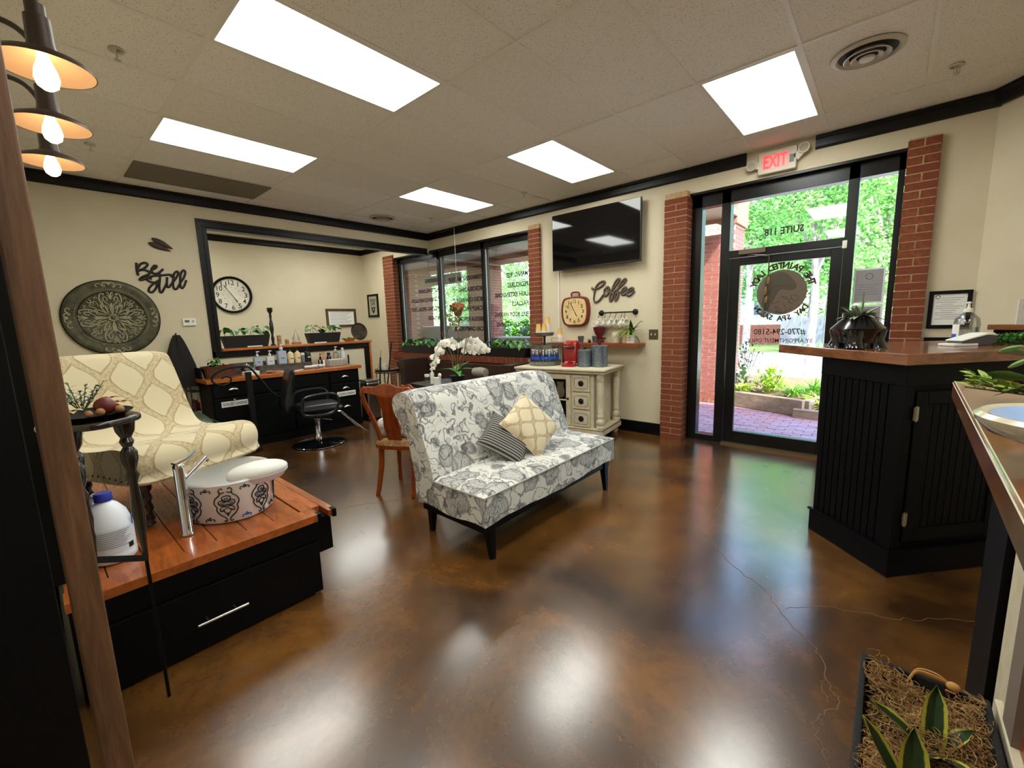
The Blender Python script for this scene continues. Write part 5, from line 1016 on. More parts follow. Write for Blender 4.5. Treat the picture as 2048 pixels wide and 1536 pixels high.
# nail table with things on it (mostly hidden behind the settee)
NTb = thing('nail_table', 'dark nail table behind the settee', 'table', (1.02, -.05, 0), math.radians(-8)); MB().box(-.60, -.27, .70, .60, .27, .735).build('top', M_brownwood, NTb, bevel=.005)
for x in (-.55, .55):
    for y in (-.22, .22): MB().box(x-.025, y-.025, 0, x+.025, y+.025, .70).build('leg', M_brownwood, NTb)
TZ = .7355
OR = thing('orchid', 'white orchid with arching sprays in a pot on the nail table', 'orchid', (1.03, -.02, TZ)); MB().lathe([(0, 0), (.06, 0), (.085, .10), (.09, .11), (.08, .11), (0, .09)], 24).build('pot', M_pot, OR, True)
ol = leaf_mb(.24, .085, .6, .25, n=8).mesh('leaf', M_leaf, True)
for rz, ry in ((2.3, -.9), (3.6, -.7), (.4, -.75), (-.6, -.5), (1.4, -1.1)): link('leaf', ol, OR, (0, 0, .09), (0, ry, rz))
pt = MB()
def petal(mb, a, L_, W_, z=0):
    s0 = len(mb.v); q = leaf_mb(L_, W_, .35, -.15, n=5); mb.add(q.v, q.f); mb.xf(Matrix.Rotation(a, 4, 'Z') @ Matrix.Translation((.004, 0, z)), s0)
for a in (PI/2, PI*7/6, PI*11/6): petal(pt, a, .048, .040)
for a in (.15, PI-.15): petal(pt, a, .054, .062, .003)
fl_m = pt.mesh('flower', M_petal, True); lip = MB().sphere((0, -.006, .010), (.007, .009, .010), 8, 5).mesh('lip', M_yellow, True)
R_ = Vector((.7527, .6577, 0)); F_ = Vector((-.654, .742, 0))
def of(a, b, c): q = R_*a+F_*b; return (q.x, q.y, c)
spA = [of(0, 0, .09), of(-.02, .02, .30), of(-.05, 0, .46), of(-.13, -.02, .50), of(-.22, -.03, .42), of(-.27, -.04, .28), of(-.28, -.04, .18)]
spB = [of(.02, 0, .09), of(.08, .04, .28), of(.20, .03, .40), of(.30, .02, .42), of(.38, .0, .36)]
for S_ in (spA, spB): MB().tube(cr(S_, 6), .0035, 6).build('flower_spike', M_greenstem, OR, True)
def flower(p, s_, tw):
    n_ = (-F_+Vector((random.uniform(-.5, .5), random.uniform(-.5, .5), random.uniform(-.3, .4)))).normalized(); zax = n_; xax = Vector((0, 0, 1)).cross(zax).normalized(); yax = zax.cross(xax)
    m3 = Matrix((xax, yax, zax)).transposed() @ Matrix.Rotation(tw, 3, 'Z'); o = link('flower', fl_m, OR, p, m3.to_euler(), s_); link('lip', lip, o)
random.seed(4)
for a, b, c, s_ in ((-.045, 0, .50, 1.15), (-.10, -.02, .49, 1.2), (-.155, -.03, .47, 1.15), (-.205, -.03, .42, 1.1), (-.18, -.04, .385, 1.1), (-.25, -.03, .33, .95), (-.235, -.045, .28, .95), (-.27, -.04, .24, .8), (-.275, -.05, .20, .6), (.0, -.01, .45, 1.1), (.10, .0, .47, 1.1), (.17, -.02, .50, 1.2), (.24, -.02, .49, 1.2), (.15, -.03, .43, 1.15), (.22, -.03, .42, 1.15), (.30, -.02, .44, 1.1), (.28, -.01, .38, 1.05), (.35, -.02, .39, 1.0), (.19, -.02, .38, 1.0), (.12, -.02, .40, 1.05)): flower(of(a, b, c), s_*1.05, random.uniform(-.4, .4))
MB().sphere(of(-.20, -.04, .12), (.022, .022, .026), 10, 7).build('bud', M_petal, OR, True)
tw = MB()
for k in range(11):
    a = random.uniform(0, 6.28); q = [(0, 0, .08)]
    for j in range(1, 6): q.append((.045*j*math.cos(a)+random.uniform(-.02, .02), .03*j*math.sin(a)+random.uniform(-.02, .02), .08+.11*j+random.uniform(-.02, .02)))
    tw.tube(cr(q, 4), .0028, 5)
tw.build('curly_twigs', mat('reddish_twig', S(132, 96, 70), .8), OR, True)
for (x, y, r_, h_, lb, m) in ((.83, -.16, .045, .075, 'white lidded jar on the nail table', M_white), (.70, -.13, .024, .13, 'white pump bottle with black label on the nail table', M_white), (.56, -.10, .03, .09, 'clear cotton-ball jar on the nail table', M_clear)):
    T = thing('table_jar', lb, 'jar', (x, y, TZ)); MB().lathe([(0, 0), (r_, 0), (r_, h_), (r_*.9, h_+.004), (0, h_+.004)], 18).build('body', m, T, True); MB().lathe([(r_*.5, h_+.004), (r_*.5, h_+.02), (.004, h_+.024), (.004, h_+.04), (.015, h_+.042), (.015, h_+.05), (0, h_+.05)] if 'pump' in lb else [(r_*1.06, h_*.8), (r_*1.06, h_+.012), (0, h_+.014)], 14).build('lid', M_white, T, True)
for k in range(3): tag(MB().rod((.60+.025*k, -.05, TZ), (.605+.02*k, -.07, TZ+.16-.02*k), .004, 6).build('nail_brush', M_white if k else M_darkwood, None, True), ('tall brown', 'middle white', 'short white')[k]+' nail brush standing on the nail table', 'brush')
T = thing('neck_pillow', 'rolled grey towel on the bench behind the settee', 'towel', (.35, 1.02, .73)); MB().lathe([(.0, -.13), (.06, -.12), (.075, 0), (.06, .12), (0, .13)], 14, fn=lambda x, y, z: (z, x, y)).build('roll', mat('grey_towel', S(150, 138, 126), .9), T, True)
T = thing('brown_bottle', 'dark brown bottle with pale label beside the coffee cabinet', 'bottle', (1.042, 1.33, .66)); MB().lathe([(0, 0), (.035, 0), (.035, .11), (.014, .14), (.014, .17)], 16).build('glass', kb, T, True); MB().grid(lambda u, v_: (.0355*math.cos(-2.6+1.2*u), .0355*math.sin(-2.6+1.2*u), .03+.05*v_), 6, 1).build('label', M_paper, T)
T = thing('pedestal_crate', 'dark crate under the brown bottle beside the coffee cabinet', 'crate', (1.042, 1.36, 0)); MB().box(-.042, -.12, 0, .042, .12, .658).build('box', M_brownwood, T, bevel=.004)
# dark bench under the window
BN = thing('window_bench', 'long dark brown wooden bench with tall end arms under the window', 'bench', (-.30, 1.22, 0)); MB().box(-1.15, -.26, .40, 1.15, .24, .44).build('seat', M_brownwood, BN, bevel=.006); MB().box(-1.15, .20, .44, 1.15, .235, .79).build('back_panel', M_brownwood, BN, bevel=.005)
for x in (-1.2, 1.2): MB().box(x-.09 if x < 0 else x-.07, -.27, 0, x+.07 if x < 0 else x+.09, .245, .865).build('end_arm', M_brownwood, BN, bevel=.01)
MB().box(-1.12, -.24, .10, 1.12, -.22, .40).build('front_rail', M_brownwood, BN)
MB().tube(cr([(-1.29, -.2, .64), (-1.36, -.2, .66), (-1.42, -.2, .72), (-1.43, -.2, .80)], 5), .012, 6).build('scroll_bracket', M_iron, BN, True)
# round side stool with tray
T = thing('round_side_table', 'small round two-tier table with metal legs beside the bench', 'side table', (-1.86, .88, 0)); MB().lathe([(0, .62), (.22, .62), (.23, .635), (.22, .65), (0, .65)], 32).build('top', mat('grey_wood_top', S(84, 70, 58), .6), T, True)
for k in range(6): a = k*PI/3+.2; MB().tube([(.20*math.cos(a), .20*math.sin(a), .62), (.20*math.cos(a), .20*math.sin(a), 0)], .012, 8).build('leg', M_nickel, T, True)
MB().tube([(.2*math.cos(2*PI*k/24), .2*math.sin(2*PI*k/24), .2) for k in range(24)], .008, 6, True).build('foot_ring', M_nickel, T, True)
T = thing('round_tray', 'round dark tray on the small round table', 'tray', (-1.86, .88, .651)); MB().lathe([(0, 0), (.20, 0), (.225, .025), (.23, .03), (.21, .02), (0, .008)], 32).build('dish', M_darkwood, T, True)
T = thing('ceramic_crock', 'cream ceramic crock with dark lettering on the round tray', 'crock', (-1.82, .80, .660)); MB().lathe([(0, 0), (.045, 0), (.06, .04), (.06, .10), (.05, .125), (.054, .135), (.045, .135), (.045, .11), (0, .10)], 20).build('pot', mat('cream_crock', S(212, 204, 182), .5), T, True); MB().box(.055, -.02, .085, .062, .02, .09).build('lettering', M_letter, T)
T = thing('speckled_bottle', 'black and white speckled bottle on the round tray', 'bottle', (-1.95, .80, .660)); MB().lathe([(0, 0), (.04, 0), (.048, .05), (.03, .11), (.016, .14), (.016, .20), (.02, .205), (0, .21)], 16).build('body', mat('speckle', S(24, 22, 22), .5, col2=S(220, 216, 206), nscale=28), T, True); MB().rod((.02, 0, .15), (.05, 0, .36), .005).build('stick', M_grey, T)
# window-sill troughs and hanging plant
G = 'planter troughs on the window sill'
for k, (x, L_, lb, sd_) in enumerate(((-1.92, 1.05, 'left black trough of green plants on the window sill', 11), (-.73, 1.02, 'middle black trough of green plants on the window sill', 13), (.29, .94, 'right black trough of green plants on the window sill', 17))): trough(lb, x, 1.665, .90, L_, .15, .145, 'x', 46, lf_b if k == 2 else lf_m, G, sd_, rise=.11)
HP = thing('hanging_planter', 'tilted terracotta planter with trailing ivy hanging in the window', 'hanging planter', (-.55, 1.45, 1.66)); o = MB().lathe([(0, -.07), (.05, -.07), (.085, .05), (.10, .055), (.10, .075), (.085, .075), (.075, .06), (0, .05)], 24).build('pot', M_terra, HP, True); o.rotation_euler = (.2, .35, 0); o.scale = (1.1, 1.1, 1.25)
ch = MB().tube([(0, 0, .55), (0, 0, 1.385)], .003, 5)
for a in (0, 2.1, 4.2): ch.tube([(0, 0, .55), (.10*math.cos(a), .10*math.sin(a), .08)], .002, 4)
ch.build('chain', M_nickel, HP); random.seed(21); il = leaf_mb(.06, .05, .4, .2, n=4).mesh('leaf', mat('ivy_leaf', S(96, 122, 58), .5, rand=S(168, 176, 118)), True)
for k in range(9):
    a = 2.2+k*.42; q = [(0, 0, .05), (.10*math.cos(a), .10*math.sin(a), .08), (.17*math.cos(a), .14*math.sin(a), -.05-.03*(k % 4)), (.16*math.cos(a)+random.uniform(-.05, .05), .14*math.sin(a), -.16-.06*(k % 3))]; P = cr(q, 5); MB().tube(P, .003, 4).build('vine', M_stem, HP)
    for j in range(3, len(P), 2): link('leaf', il, HP, P[j], (random.uniform(-1, 1), random.uniform(0, 1.4), random.uniform(0, 6.28)), random.uniform(.8, 1.2))
MB().tube(cr([(0, 0, 0), (.02, 0, -.15), (-.02, 0, -.32), (.01, 0, -.42)], 4), .012, 6).build('root_stem', mat('reddish_twig', S(132, 96, 70), .8), HP, True)
# ------------------------------------------------------------------ television, clock, signs on the front wall
TV = thing('television', 'large black flat-screen television on the front wall', 'television', (1.90, 1.60, 2.115)); MB().box(-.635, 0, 0, .635, .04, .725).build('housing', kb, TV, bevel=.004); MB().box(-.625, -.003, .022, .625, 0, .718).build('screen', M_screen, TV)
MB().box(-.2, .04, .2, .2, .115, .5).build('wall_mount', M_iron, TV)
tag(MB().box(1.275, YF-.014, .88, 1.297, YF-.001, 2.13).build('cable_cover', mat('cable_white', S(222, 216, 200), .5), None, bevel=.002), 'white cable raceway running down below the television', 'cable cover')
RC = thing('red_wall_clock', 'red retro timer-shaped wall clock with cream face', 'clock', (1.575, YF-.001, 1.36))
def oct_(w_, h_, k, n=5): return [(p.x, p.y) for p in cr([(-w_*.62, h_*.02, 0), (0, 0, 0), (w_*.62, h_*.02, 0), (w_*.9, h_*.18, 0), (w_, h_*.55, 0), (w_*.86, h_*.90, 0), (w_*.5, h_*.985, 0), (0, h_, 0), (-w_*.5, h_*.985, 0), (-w_*.86, h_*.90, 0), (-w_, h_*.55, 0), (-w_*.9, h_*.18, 0)], n, True)]
fr_ = lambda x, z, y: (x, -y, z)
MB().prism(oct_(.222, .40, 0), 0, .055, fr_).build('case', M_redrust, RC, True, bevel=.012, seg=3); o = MB().prism(oct_(.186, .35, 0), .055, .058, fr_).build('face', M_parch, RC); o.location.z = .024
MB().tube(cr([(-.06, -.03, .395), (-.062, -.03, .44), (-.03, -.03, .455), (.03, -.03, .455), (.062, -.03, .44), (.06, -.03, .395)], 5), .011, 8).build('handle', M_redrust, RC, True)
for k in range(1, 13): a = PI/2-k*PI/6; put_text('numeral', str(k), .048, M_letter, RC, (.135*math.cos(a), -.060, .20+.135*math.sin(a)-.024), (1, 0, 0), (0, 0, 1), .032 if 1 < k < 10 else (None if k == 1 else .046), .008)
MB().tube([(0, -.061, .20), (-.045, -.061, .285), (-.068, -.061, .325)], [.003, .004, .001], 4).build('minute_hand', M_letter, RC); MB().tube([(0, -.061, .20), (.028, -.061, .15), (.042, -.061, .125)], [.003, .006, .001], 4).build('hour_hand', M_letter, RC)
CF = thing('coffee_sign', 'brown outlined script sign reading Coffee', 'sign', (2.10, YF-.014, 1.80))
def cf(u, v_): return (1.72404+.00068829*u-2.10, 0.0, 2.0238-.0000481455*u-.0006104*v_-1.80)
W_C = [[(135, 255), (160, 285), (230, 280), (330, 240), (415, 160), (390, 125), (300, 160), (220, 260), (190, 420), (185, 520), (220, 565), (290, 530), (370, 430), (400, 390)], [(470, 240), (410, 300), (410, 400), (440, 430), (490, 370), (510, 280), (480, 240), (450, 290), (490, 350), (540, 340)],
       [(540, 340), (620, 240), (700, 130), (720, 90), (680, 85), (610, 180), (560, 320), (520, 470), (530, 535), (570, 490), (600, 390), (560, 360)], [(600, 350), (700, 270), (800, 170), (845, 100), (810, 90), (730, 180), (680, 300), (625, 450), (640, 520), (680, 460), (690, 380), (640, 350)],
       [(700, 360), (780, 340), (850, 280), (840, 250), (790, 280), (750, 350), (780, 400), (840, 380)], [(840, 370), (900, 340), (985, 290), (960, 260), (900, 300), (860, 380), (890, 420), (940, 400), (1010, 325)]]
mb = MB()
for P in W_C: stk(P, .0135, cf, mb, ((0, 1, 0), .6))
mb.build('script_word', mat('coffee_brown', S(58, 40, 30), .5), CF, True); mb = MB()
for P in W_C: mb.tube([(p[0], -.009, p[2]+.001) for p in [cf(q.x, q.y) for q in cr([(a, b, 0) for a, b in P], 6)]], .0022, 4)
mb.build('pale_inlay', mat('coffee_inlay', S(150, 132, 112), .6), CF, True)
# mug rail
MR = thing('mug_rail', 'black pipe mug rail with hooks under the coffee sign', 'mug rail', (2.195, YF, 1.525))
MB().rod((-.245, -.05, 0), (.245, -.05, 0), .009, 10).build('pipe', M_iron, MR, True)
for x in (-.235, .235): MB().lathe([(.036, 0), (.036, .012), (.012, .018), (.012, .05), (.016, .052), (.016, .06), (0, .06)], 18, fn=lambda a, b, c: (x+a, -c, b)).build('flange', M_iron, MR, True)
hx = (-.24, -.15, -.08, .0, .08, .12)
for x in hx: MB().tube(cr([(x, -.05, .012), (x+.006, -.062, -.005), (x, -.06, -.03), (x-.012, -.06, -.055), (x-.004, -.06, -.068), (x+.008, -.06, -.06)], 4), .0035, 6).build('hook', M_iron, MR, True)
mg = mat('white_mug', S(226, 222, 208), .25, coat=.4)
mug = thing('mug', 'white mug on the leftmost hook of the mug rail', 'mug', (2.195-.235, YF-.07, 1.385), 0, 'mugs hanging from the mug rail')
o1 = MB().lathe([(0, -.045), (.03, -.045), (.040, -.035), (.044, 0), (.043, .04), (.040, .04), (.040, 0), (.03, -.03), (0, -.03)], 20).build('cup', mg, mug, True); o1.rotation_euler = (.3, 1.1, 0)
MB().tube(cr([(0, 0, .042), (-.005, 0, .062), (.008, 0, .076), (.022, 0, .062), (.02, 0, .04)], 4), .005, 6).build('handle', mg, mug, True)
for k, x in enumerate((-.145, -.075, .005, .085, .135)): dup(mug, (2.195+x, YF-.07, 1.385), .25*(k % 2)-.1, ('white mug second from the left on the mug rail', 'white mug third from the left on the mug rail', 'white mug fourth from the left on the mug rail', 'white mug behind the tallest leaf of the shelf plant', 'white rightmost mug on the mug rail')[k])
SW_ = thing('switch_plate', 'antique brass double switch plate beside the shelf', 'switch', (2.665, YF, 1.245)); MB().box(-.058, -.006, -.06, .058, 0, .06).build('plate', mat('antique_brass', S(96, 84, 58), .4, .6), SW_, bevel=.003)
for x in (-.024, .024): MB().box(x-.006, -.018, -.012, x+.006, -.006, .012).build('toggle', M_off, SW_)
# shelf and its things
SH = tag(MB().box(1.20, YF-.20, 1.098, 2.565, YF-.001, 1.142).build('wall_shelf', M_shelf, None, bevel=.003), 'cherry wood floating shelf above the coffee cabinet', 'shelf'); HZ = 1.1425
def sh(name, lab, cat, x, dy=.10, grp=None): return thing(name, lab, cat, (x, YF-dy, HZ), 0, grp)
cup_m = MB().lathe([(0, 0), (.026, 0), (.036, .092), (.038, .095), (.034, .095), (.025, .006), (0, .006)], 18).mesh('cup', M_kraft, True); rimw = MB().lathe([(.035, .088), (.039, .0925), (.0355, .098), (.0345, .095)], 18, cap=False).mesh('rim', M_paper, True)
def cups(x, y, z, n, lab, inv=True, step=.011):
    for k in range(n):
        T = thing('paper_cup', lab, 'cup', (x, y, z+(step*k)), 0, 'stacked paper cups'); o = link('cup', cup_m, T, (0, 0, .098), (PI, 0, 0)); r_ = link('rim', rimw, T, (0, 0, .098), (PI, 0, 0))
cups(1.36, YF-.10, HZ+.006, 9, 'upside-down kraft paper cup in the stack standing on the shelf')
T = sh('wire_letter_rack', 'small wire rack on the shelf behind the paper cups', 'rack', 1.27); MB().tube([(-.05, 0, .002), (-.05, 0, .06), (.05, 0, .06), (.05, 0, .002)], .003, 5).build('wire', M_iron, T)
for x, lb in ((1.72, 'left galvanised bucket on the shelf'), (1.935, 'right galvanised bucket on the shelf, in front of the red grinder')): T = sh('small_bucket', lb, 'bucket', x, .13, 'galvanised buckets on the shelf'); MB().lathe([(0, 0), (.032, 0), (.042, .085), (.045, .088), (.039, .088), (.030, .004), (0, .004)], 20).build('pail', M_galv, T, True); MB().tube([(-.042, 0, .08), (-.044, 0, .05), (0, -.045, .035), (.044, 0, .05), (.042, 0, .08)], .0022, 5).build('bail', M_iron, T)
T = sh('small_sprig', 'small bright green sprig between the shelf buckets', 'plant', 1.845, .12); MB().lathe([(0, 0), (.018, 0), (.022, .03), (0, .03)], 12).build('pot', M_pot, T, True)
for k in range(7): link('leaf', lf_b, T, (0, 0, .03), (0, -.5-.1*(k % 3), k*.9), .5)
T = sh('red_grinder', 'dark red cast coffee grinder with a white sign on top', 'grinder', 1.965, .07); dk = mat('oxblood_enamel', S(96, 20, 24), .3, coat=.4); MB().lathe([(0, .0), (.06, .0), (.06, .03), (.03, .05), (.03, .075), (.055, .11), (.078, .165), (.082, .205), (0, .205)], 24).build('hopper', dk, T, True); MB().box(-.115, -.012, .20, .115, .0, .285).build('sign_board', mat('whitewash', S(214, 206, 188), .7), T)
put_text('sign_lettering', 'Coffee Time', .034, M_ink, T, (0, -.0135, .232), (1, 0, 0), (0, 0, 1), .18, .0); MB().tube([(.02, 0, .06), (.09, 0, .055)], .012, 8).build('crank', dk, T, True)
T = sh('ribbed_vase', 'cream ribbed ceramic vase on the shelf', 'vase', 2.225, .11); MB().lathe([(.03, 0), (.042, .004), (.052, .08), (.052, .12), (.046, .135), (.050, .142), (.042, .142), (.04, .12), (0, .11)], 40, twist=lambda a, z: 1+(.035*math.cos(20*a) if z < .095 else .02*math.cos(9*a+z*300))).build('body', mat('cream_ribbed', S(214, 202, 172), .5), T, True)
T = sh('shelf_plant', 'spider plant in a white mug pot lettered I will survive', 'plant', 2.425, .11); MB().lathe([(0, 0), (.052, 0), (.056, .004), (.056, .10), (.058, .104), (.051, .104), (.05, .085), (0, .085)], 24).build('pot', mg, T, True)
put_text('lettering', 'I will', .022, M_letter, T, (-.006, -.0572, .062), (1, 0, 0), (0, 0, 1), .05, .0); put_text('lettering', 'survive', .018, M_letter, T, (-.006, -.0572, .034), (1, 0, 0), (0, 0, 1), .066, .0)
sl = leaf_mb(.22, .022, .9, .2, n=8).mesh('leaf', M_lime, True); sl2 = leaf_mb(.20, .045, .5, .2, n=7).mesh('leaf', M_leafdark, True); random.seed(31)
for k in range(22): link('leaf', sl, T, (random.uniform(-.02, .02), 0, .09), (0, -random.uniform(.2, 1.15), random.uniform(PI*.75, PI*2.2)), random.uniform(.7, 1.1))
for rz, ry, s_ in ((-1.2, -1.35, 1.1), (-.4, -.95, 1.0), (3.4, -.8, .9), (.0, .4, .8), (-.2, -.6, 1)): link('leaf', sl2, T, (0, 0, .09), (0, ry, rz), s_)
MB().tube(cr([(.01, 0, .09), (.06, -.02, .19), (.13, -.02, .26), (.155, -.02, .255)], 5), .004, 6).build('curl_stem', M_leafdark, T, True)
T = sh('shelf_canister', 'pale yellow canister behind the shelf plant', 'canister', 2.33, .06); MB().cyl((0, 0, 0), .045, .13, 20).build('body', mat('butter_tin', S(208, 192, 138), .5), T, True); MB().cyl((0, 0, .13), .047, .012, 20).build('lid', mat('butter_tin', S(208, 192, 138), .5), T, True)
# ------------------------------------------------------------------ coffee cabinet
CA = math.radians(8); CB = thing('coffee_cabinet', 'distressed cream cabinet with drawers and turned corner posts', 'cabinet', (1.75, 1.245, 0), CA); hw, hd = .555, .30
MB().box(-hw, -hd+.02, .14, hw-.10, hd, .82).build('carcass', M_cream, CB)
MB().box(-hw-.06, -hd-.05, .845, hw+.06, hd+.03, .87).box(-hw-.045, -hd-.035, .815, hw+.045, hd+.02, .845).build('top', M_cream, CB, bevel=.006, seg=3); MB().box(-hw-.055, -hd-.046, .840, hw+.056, hd+.025, .846).build('worn_edge', M_creamedge, CB)
MB().box(-hw-.03, -hd-.03, .08, hw+.03, hd+.02, .14).box(-hw-.015, -hd-.015, .14, hw+.015, hd+.01, .155).build('base_moulding', M_cream, CB, bevel=.005); MB().box(-hw-.031, -hd-.031, .138, hw+.031, hd+.018, .142).build('worn_edge', M_creamedge, CB)
for x in (-hw, hw):
    for y in (-hd, hd): MB().lathe([(.03, 0), (.045, .02), (.045, .055), (.03, .08)], 16, (x*.93, y*.88, 0)).build('bun_foot', M_cream, CB, True)
pp = [(.05, .155), (.05, .185), (.038, .195), (.050, .225), (.052, .25), (.036, .275), (.030, .29), (.042, .30), (.042, .32), (.034, .335), (.042, .50), (.044, .66), (.036, .72), (.046, .735), (.046, .815)]
for y in (-hd+.03, hd-.03): MB().lathe(pp, 20, (hw-.02, y, 0)).build('turned_post', M_cream, CB, True)
for k in range(5): y = -hd+.075+k*.092; MB().box(hw-.10, y, .155, hw-.085, y+.088, .815).build('side_plank', M_cream, CB, bevel=.003)
yf_ = -hd+.02
for k in range(3):
    z0 = .165+k*.215; d_ = MB().box(.19, yf_-.02, z0, .41, yf_, z0+.20).build('drawer', M_cream, CB, bevel=.004); MB().tube([(a, yf_-.021, b) for a, b in [(p.x, p.y) for p in cr([(.225, z0+.04, 0), (.375, z0+.04, 0), (.385, z0+.10, 0), (.375, z0+.16, 0), (.225, z0+.16, 0), (.215, z0+.10, 0)], 3, True)]], .003, 4, True).build('inset_line', M_creamedge, d_)
    MB().lathe([(.034, 0), (.036, .006), (.016, .012), (.020, .026), (0, .03)], 8, fn=lambda a, b, c: (.30+a, yf_-.02-c, z0+.10+b)).build('knob', M_iron, d_, True)
    MB().box(.188, yf_-.004, z0-.006, .412, yf_-.002, z0).build('worn_edge', M_creamedge, CB)
dd_ = MB()
for x0, x1, z0, z1 in ((-.50, -.44, .165, .795), (.10, .16, .165, .795), (-.44, .10, .165, .22), (-.44, .10, .735, .795), (-.44, .10, .47, .485)): dd_.box(x0, yf_-.02, z0, x1, yf_, z1)
dd_ = dd_.build('glazed_door', M_cream, CB, bevel=.004); MB().box(-.44, yf_-.004, .22, .10, yf_-.001, .735).build('door_glass', mat('dark_glass', S(14, 14, 14), .08, spec=.6), dd_); MB().sphere((.13, yf_-.034, .50), .016, 10, 7).build('knob', M_iron, dd_, True)
MB().lathe([(0, 0), (.05, .02), (.06, .09), (.035, .16), (.05, .20)], 16, (.02, yf_-.008, .50), sx=1, sy=.1).build('jug_silhouette', mat('dim_crock', S(92, 78, 64), .7), dd_, True)
put_text('glass_lettering', '2018', .05, M_grey, dd_, (.02, yf_-.006, .25), (1, 0, 0), (0, 0, 1), .11, .01)
# things on the cabinet
KZ = .8705
def ck(name, lab, cat, x, y, rz=0, grp=None): c, s_ = math.cos(CA), math.sin(CA); return thing(name, lab, cat, (1.75+x*c-y*s_, 1.245+x*s_+y*c, KZ), CA+rz, grp)
TT = ck('tiered_tray', 'two-tier galvanised tray holding water bottles and cups', 'tiered tray', -.36, .02); GM = mat('zinc_tray', S(150, 150, 142), .4, .7, col2=S(118, 120, 114), nscale=20)
MB().lathe([(0, 0), (.20, 0), (.215, .02), (.217, .05), (.222, .055), (.212, .055), (.205, .02), (0, .01)], 40).build('lower_tray', GM, TT, True); MB().lathe([(.008, .01), (.008, .26), (.02, .27), (.014, .30), (.014, .36), (.03, .38)], 14).build('stem', M_iron, TT, True)
MB().lathe([(0, .38), (.11, .38), (.125, .40), (.13, .425), (.122, .425), (.115, .40), (0, .39)], 36).build('upper_tray', GM, TT, True); MB().lathe([(.18, .215), (.19, .23), (.19, .265), (.185, .265)], 36, cap=False).build('guard_ring', GM, TT, True)
wt = thing('water_bottle', 'clear plastic water bottle with blue band on the tiered tray', 'water bottle', (0, 0, 0), 0, 'water bottles on the tiered tray'); MB().lathe([(0, 0), (.028, 0), (.030, .01), (.027, .05), (.030, .06), (.030, .12), (.022, .155), (.012, .17), (.012, .18)], 14).build('bottle', glassy('pet_bottle', (.80, .88, .95), .10, .08), wt, True); MB().lathe([(.0305, .07), (.0305, .105)], 14, cap=False).build('blue_band', M_blue, wt, True); MB().cyl((0, 0, .178), .014, .015, 12).build('cap', M_white, wt, True)
base = TT.location
for k in range(12):
    a = 2*PI*k/12; p = (base.x+.160*math.cos(a), base.y+.160*math.sin(a), KZ+.012)
    if k == 0: wt.location = p
    else: dup(wt, p)
cups(base.x-.06, base.y-.045, KZ+.427-.033, 5, 'kraft paper cup in the left stack on the tiered tray'); cups(base.x+.045, base.y-.06, KZ+.394, 5, 'kraft paper cup in the middle stack on the tiered tray'); cups(base.x+.02, base.y+.045, KZ+.394, 13, 'kraft paper cup in the tall rear stack on the tiered tray')
KM = ck('coffee_maker', 'glossy red single-cup coffee maker on the cream cabinet', 'coffee maker', .045, -.02, .1)
MB().prism([(-.095, 0), (.105, 0), (.11, .05), (.11, .27), (.085, .305), (.03, .325), (-.045, .30), (-.06, .27), (-.055, .05), (-.095, .04)], -.085, .085, fn=lambda y, z, x: (x, y, z)).build('body', M_red, KM, True, bevel=.018, seg=4, ang=50)
MB().box(-.075, -.155, .0, .075, -.085, .035).build('drip_base', M_red, KM, bevel=.008); MB().lathe([(0, 0), (.06, 0), (.068, .02), (.062, .05), (0, .058)], 24, (0, -.085, .235), sy=1.1).build('brew_head', M_red, KM, True); MB().tube(cr([(-.062, -.06, .262), (-.05, -.14, .255), (0, -.165, .252), (.05, -.14, .255), (.062, -.06, .262)], 5), .011, 8, flat=((0, 0, 1), .6)).build('chrome_handle', M_nickel, KM, True)
MB().box(-.112, -.03, .01, -.086, .10, .27).build('water_tank', glassy('smoke_tank', (.35, .35, .38), .06, .05), KM, bevel=.006)
for x, y, r_, h_, lb in ((.245, -.06, .082, .205, 'shorter galvanised canister beside the coffee maker'), (.415, .0, .098, .255, 'taller galvanised canister on the right of the cabinet')):
    T = ck('canister', lb, 'canister', x, y, 0, 'galvanised canisters'); MB().cyl((0, 0, 0), r_, h_-.02, 32).build('body', M_galv, T, True); MB().lathe([(r_+.004, h_-.022), (r_+.004, h_), (r_*.9, h_+.006), (0, h_+.01)], 32).build('lid', M_galv, T, True); MB().sphere((0, 0, h_+.028), .018, 12, 8).build('knob', M_iron, T, True)
# ------------------------------------------------------------------ reception counter
u_ = Vector((.70, -.714, 0)).normalized(); v2 = Vector((.66, .75, 0)).normalized(); B0 = Vector((4.885, -.352, 0)); RCN = thing('reception_counter', 'tall blue-black beadboard reception counter with walnut top', 'counter', B0)
def rp(a, b): q = u_*a+v2*b; return (q.x, q.y)          # a along front face (negative = left), b back along the door side
def rprism(mb, pts, z0, z1): return mb.prism([rp(*p) for p in pts], z0, z1)
LF, LS = -.55, 1.30
rprism(MB(), [(LF, .012), (-.012, .012), (-.012, LS), (LF, LS)], 0, 1.17).build('carcass', M_navyblack, RCN)
rprism(MB(), [(LF-.012, -.014), (.014, -.014), (.014, LS), (0, LS), (0, 0), (LF-.012, 0)], 0, .14).build('base_board', M_navyblack, RCN, bevel=.004); rprism(MB(), [(LF-.02, -.022), (.022, -.022), (.022, LS), (0, LS), (0, 0), (LF-.02, 0)], .14, .152).build('base_cap', M_navyblack, RCN)
rprism(MB(), [(LF-.006, -.008), (.008, -.008), (.008, LS), (0, LS), (0, 0.012), (LF-.006, .012)], 1.06, 1.17).build('top_rail', M_navyblack, RCN, bevel=.003); rprism(MB(), [(-.05, -.006), (.006, -.006), (.006, .05), (-.012, .05), (-.012, .012), (-.05, .012)], .15, 1.06).build('corner_stile', M_navyblack, RCN)
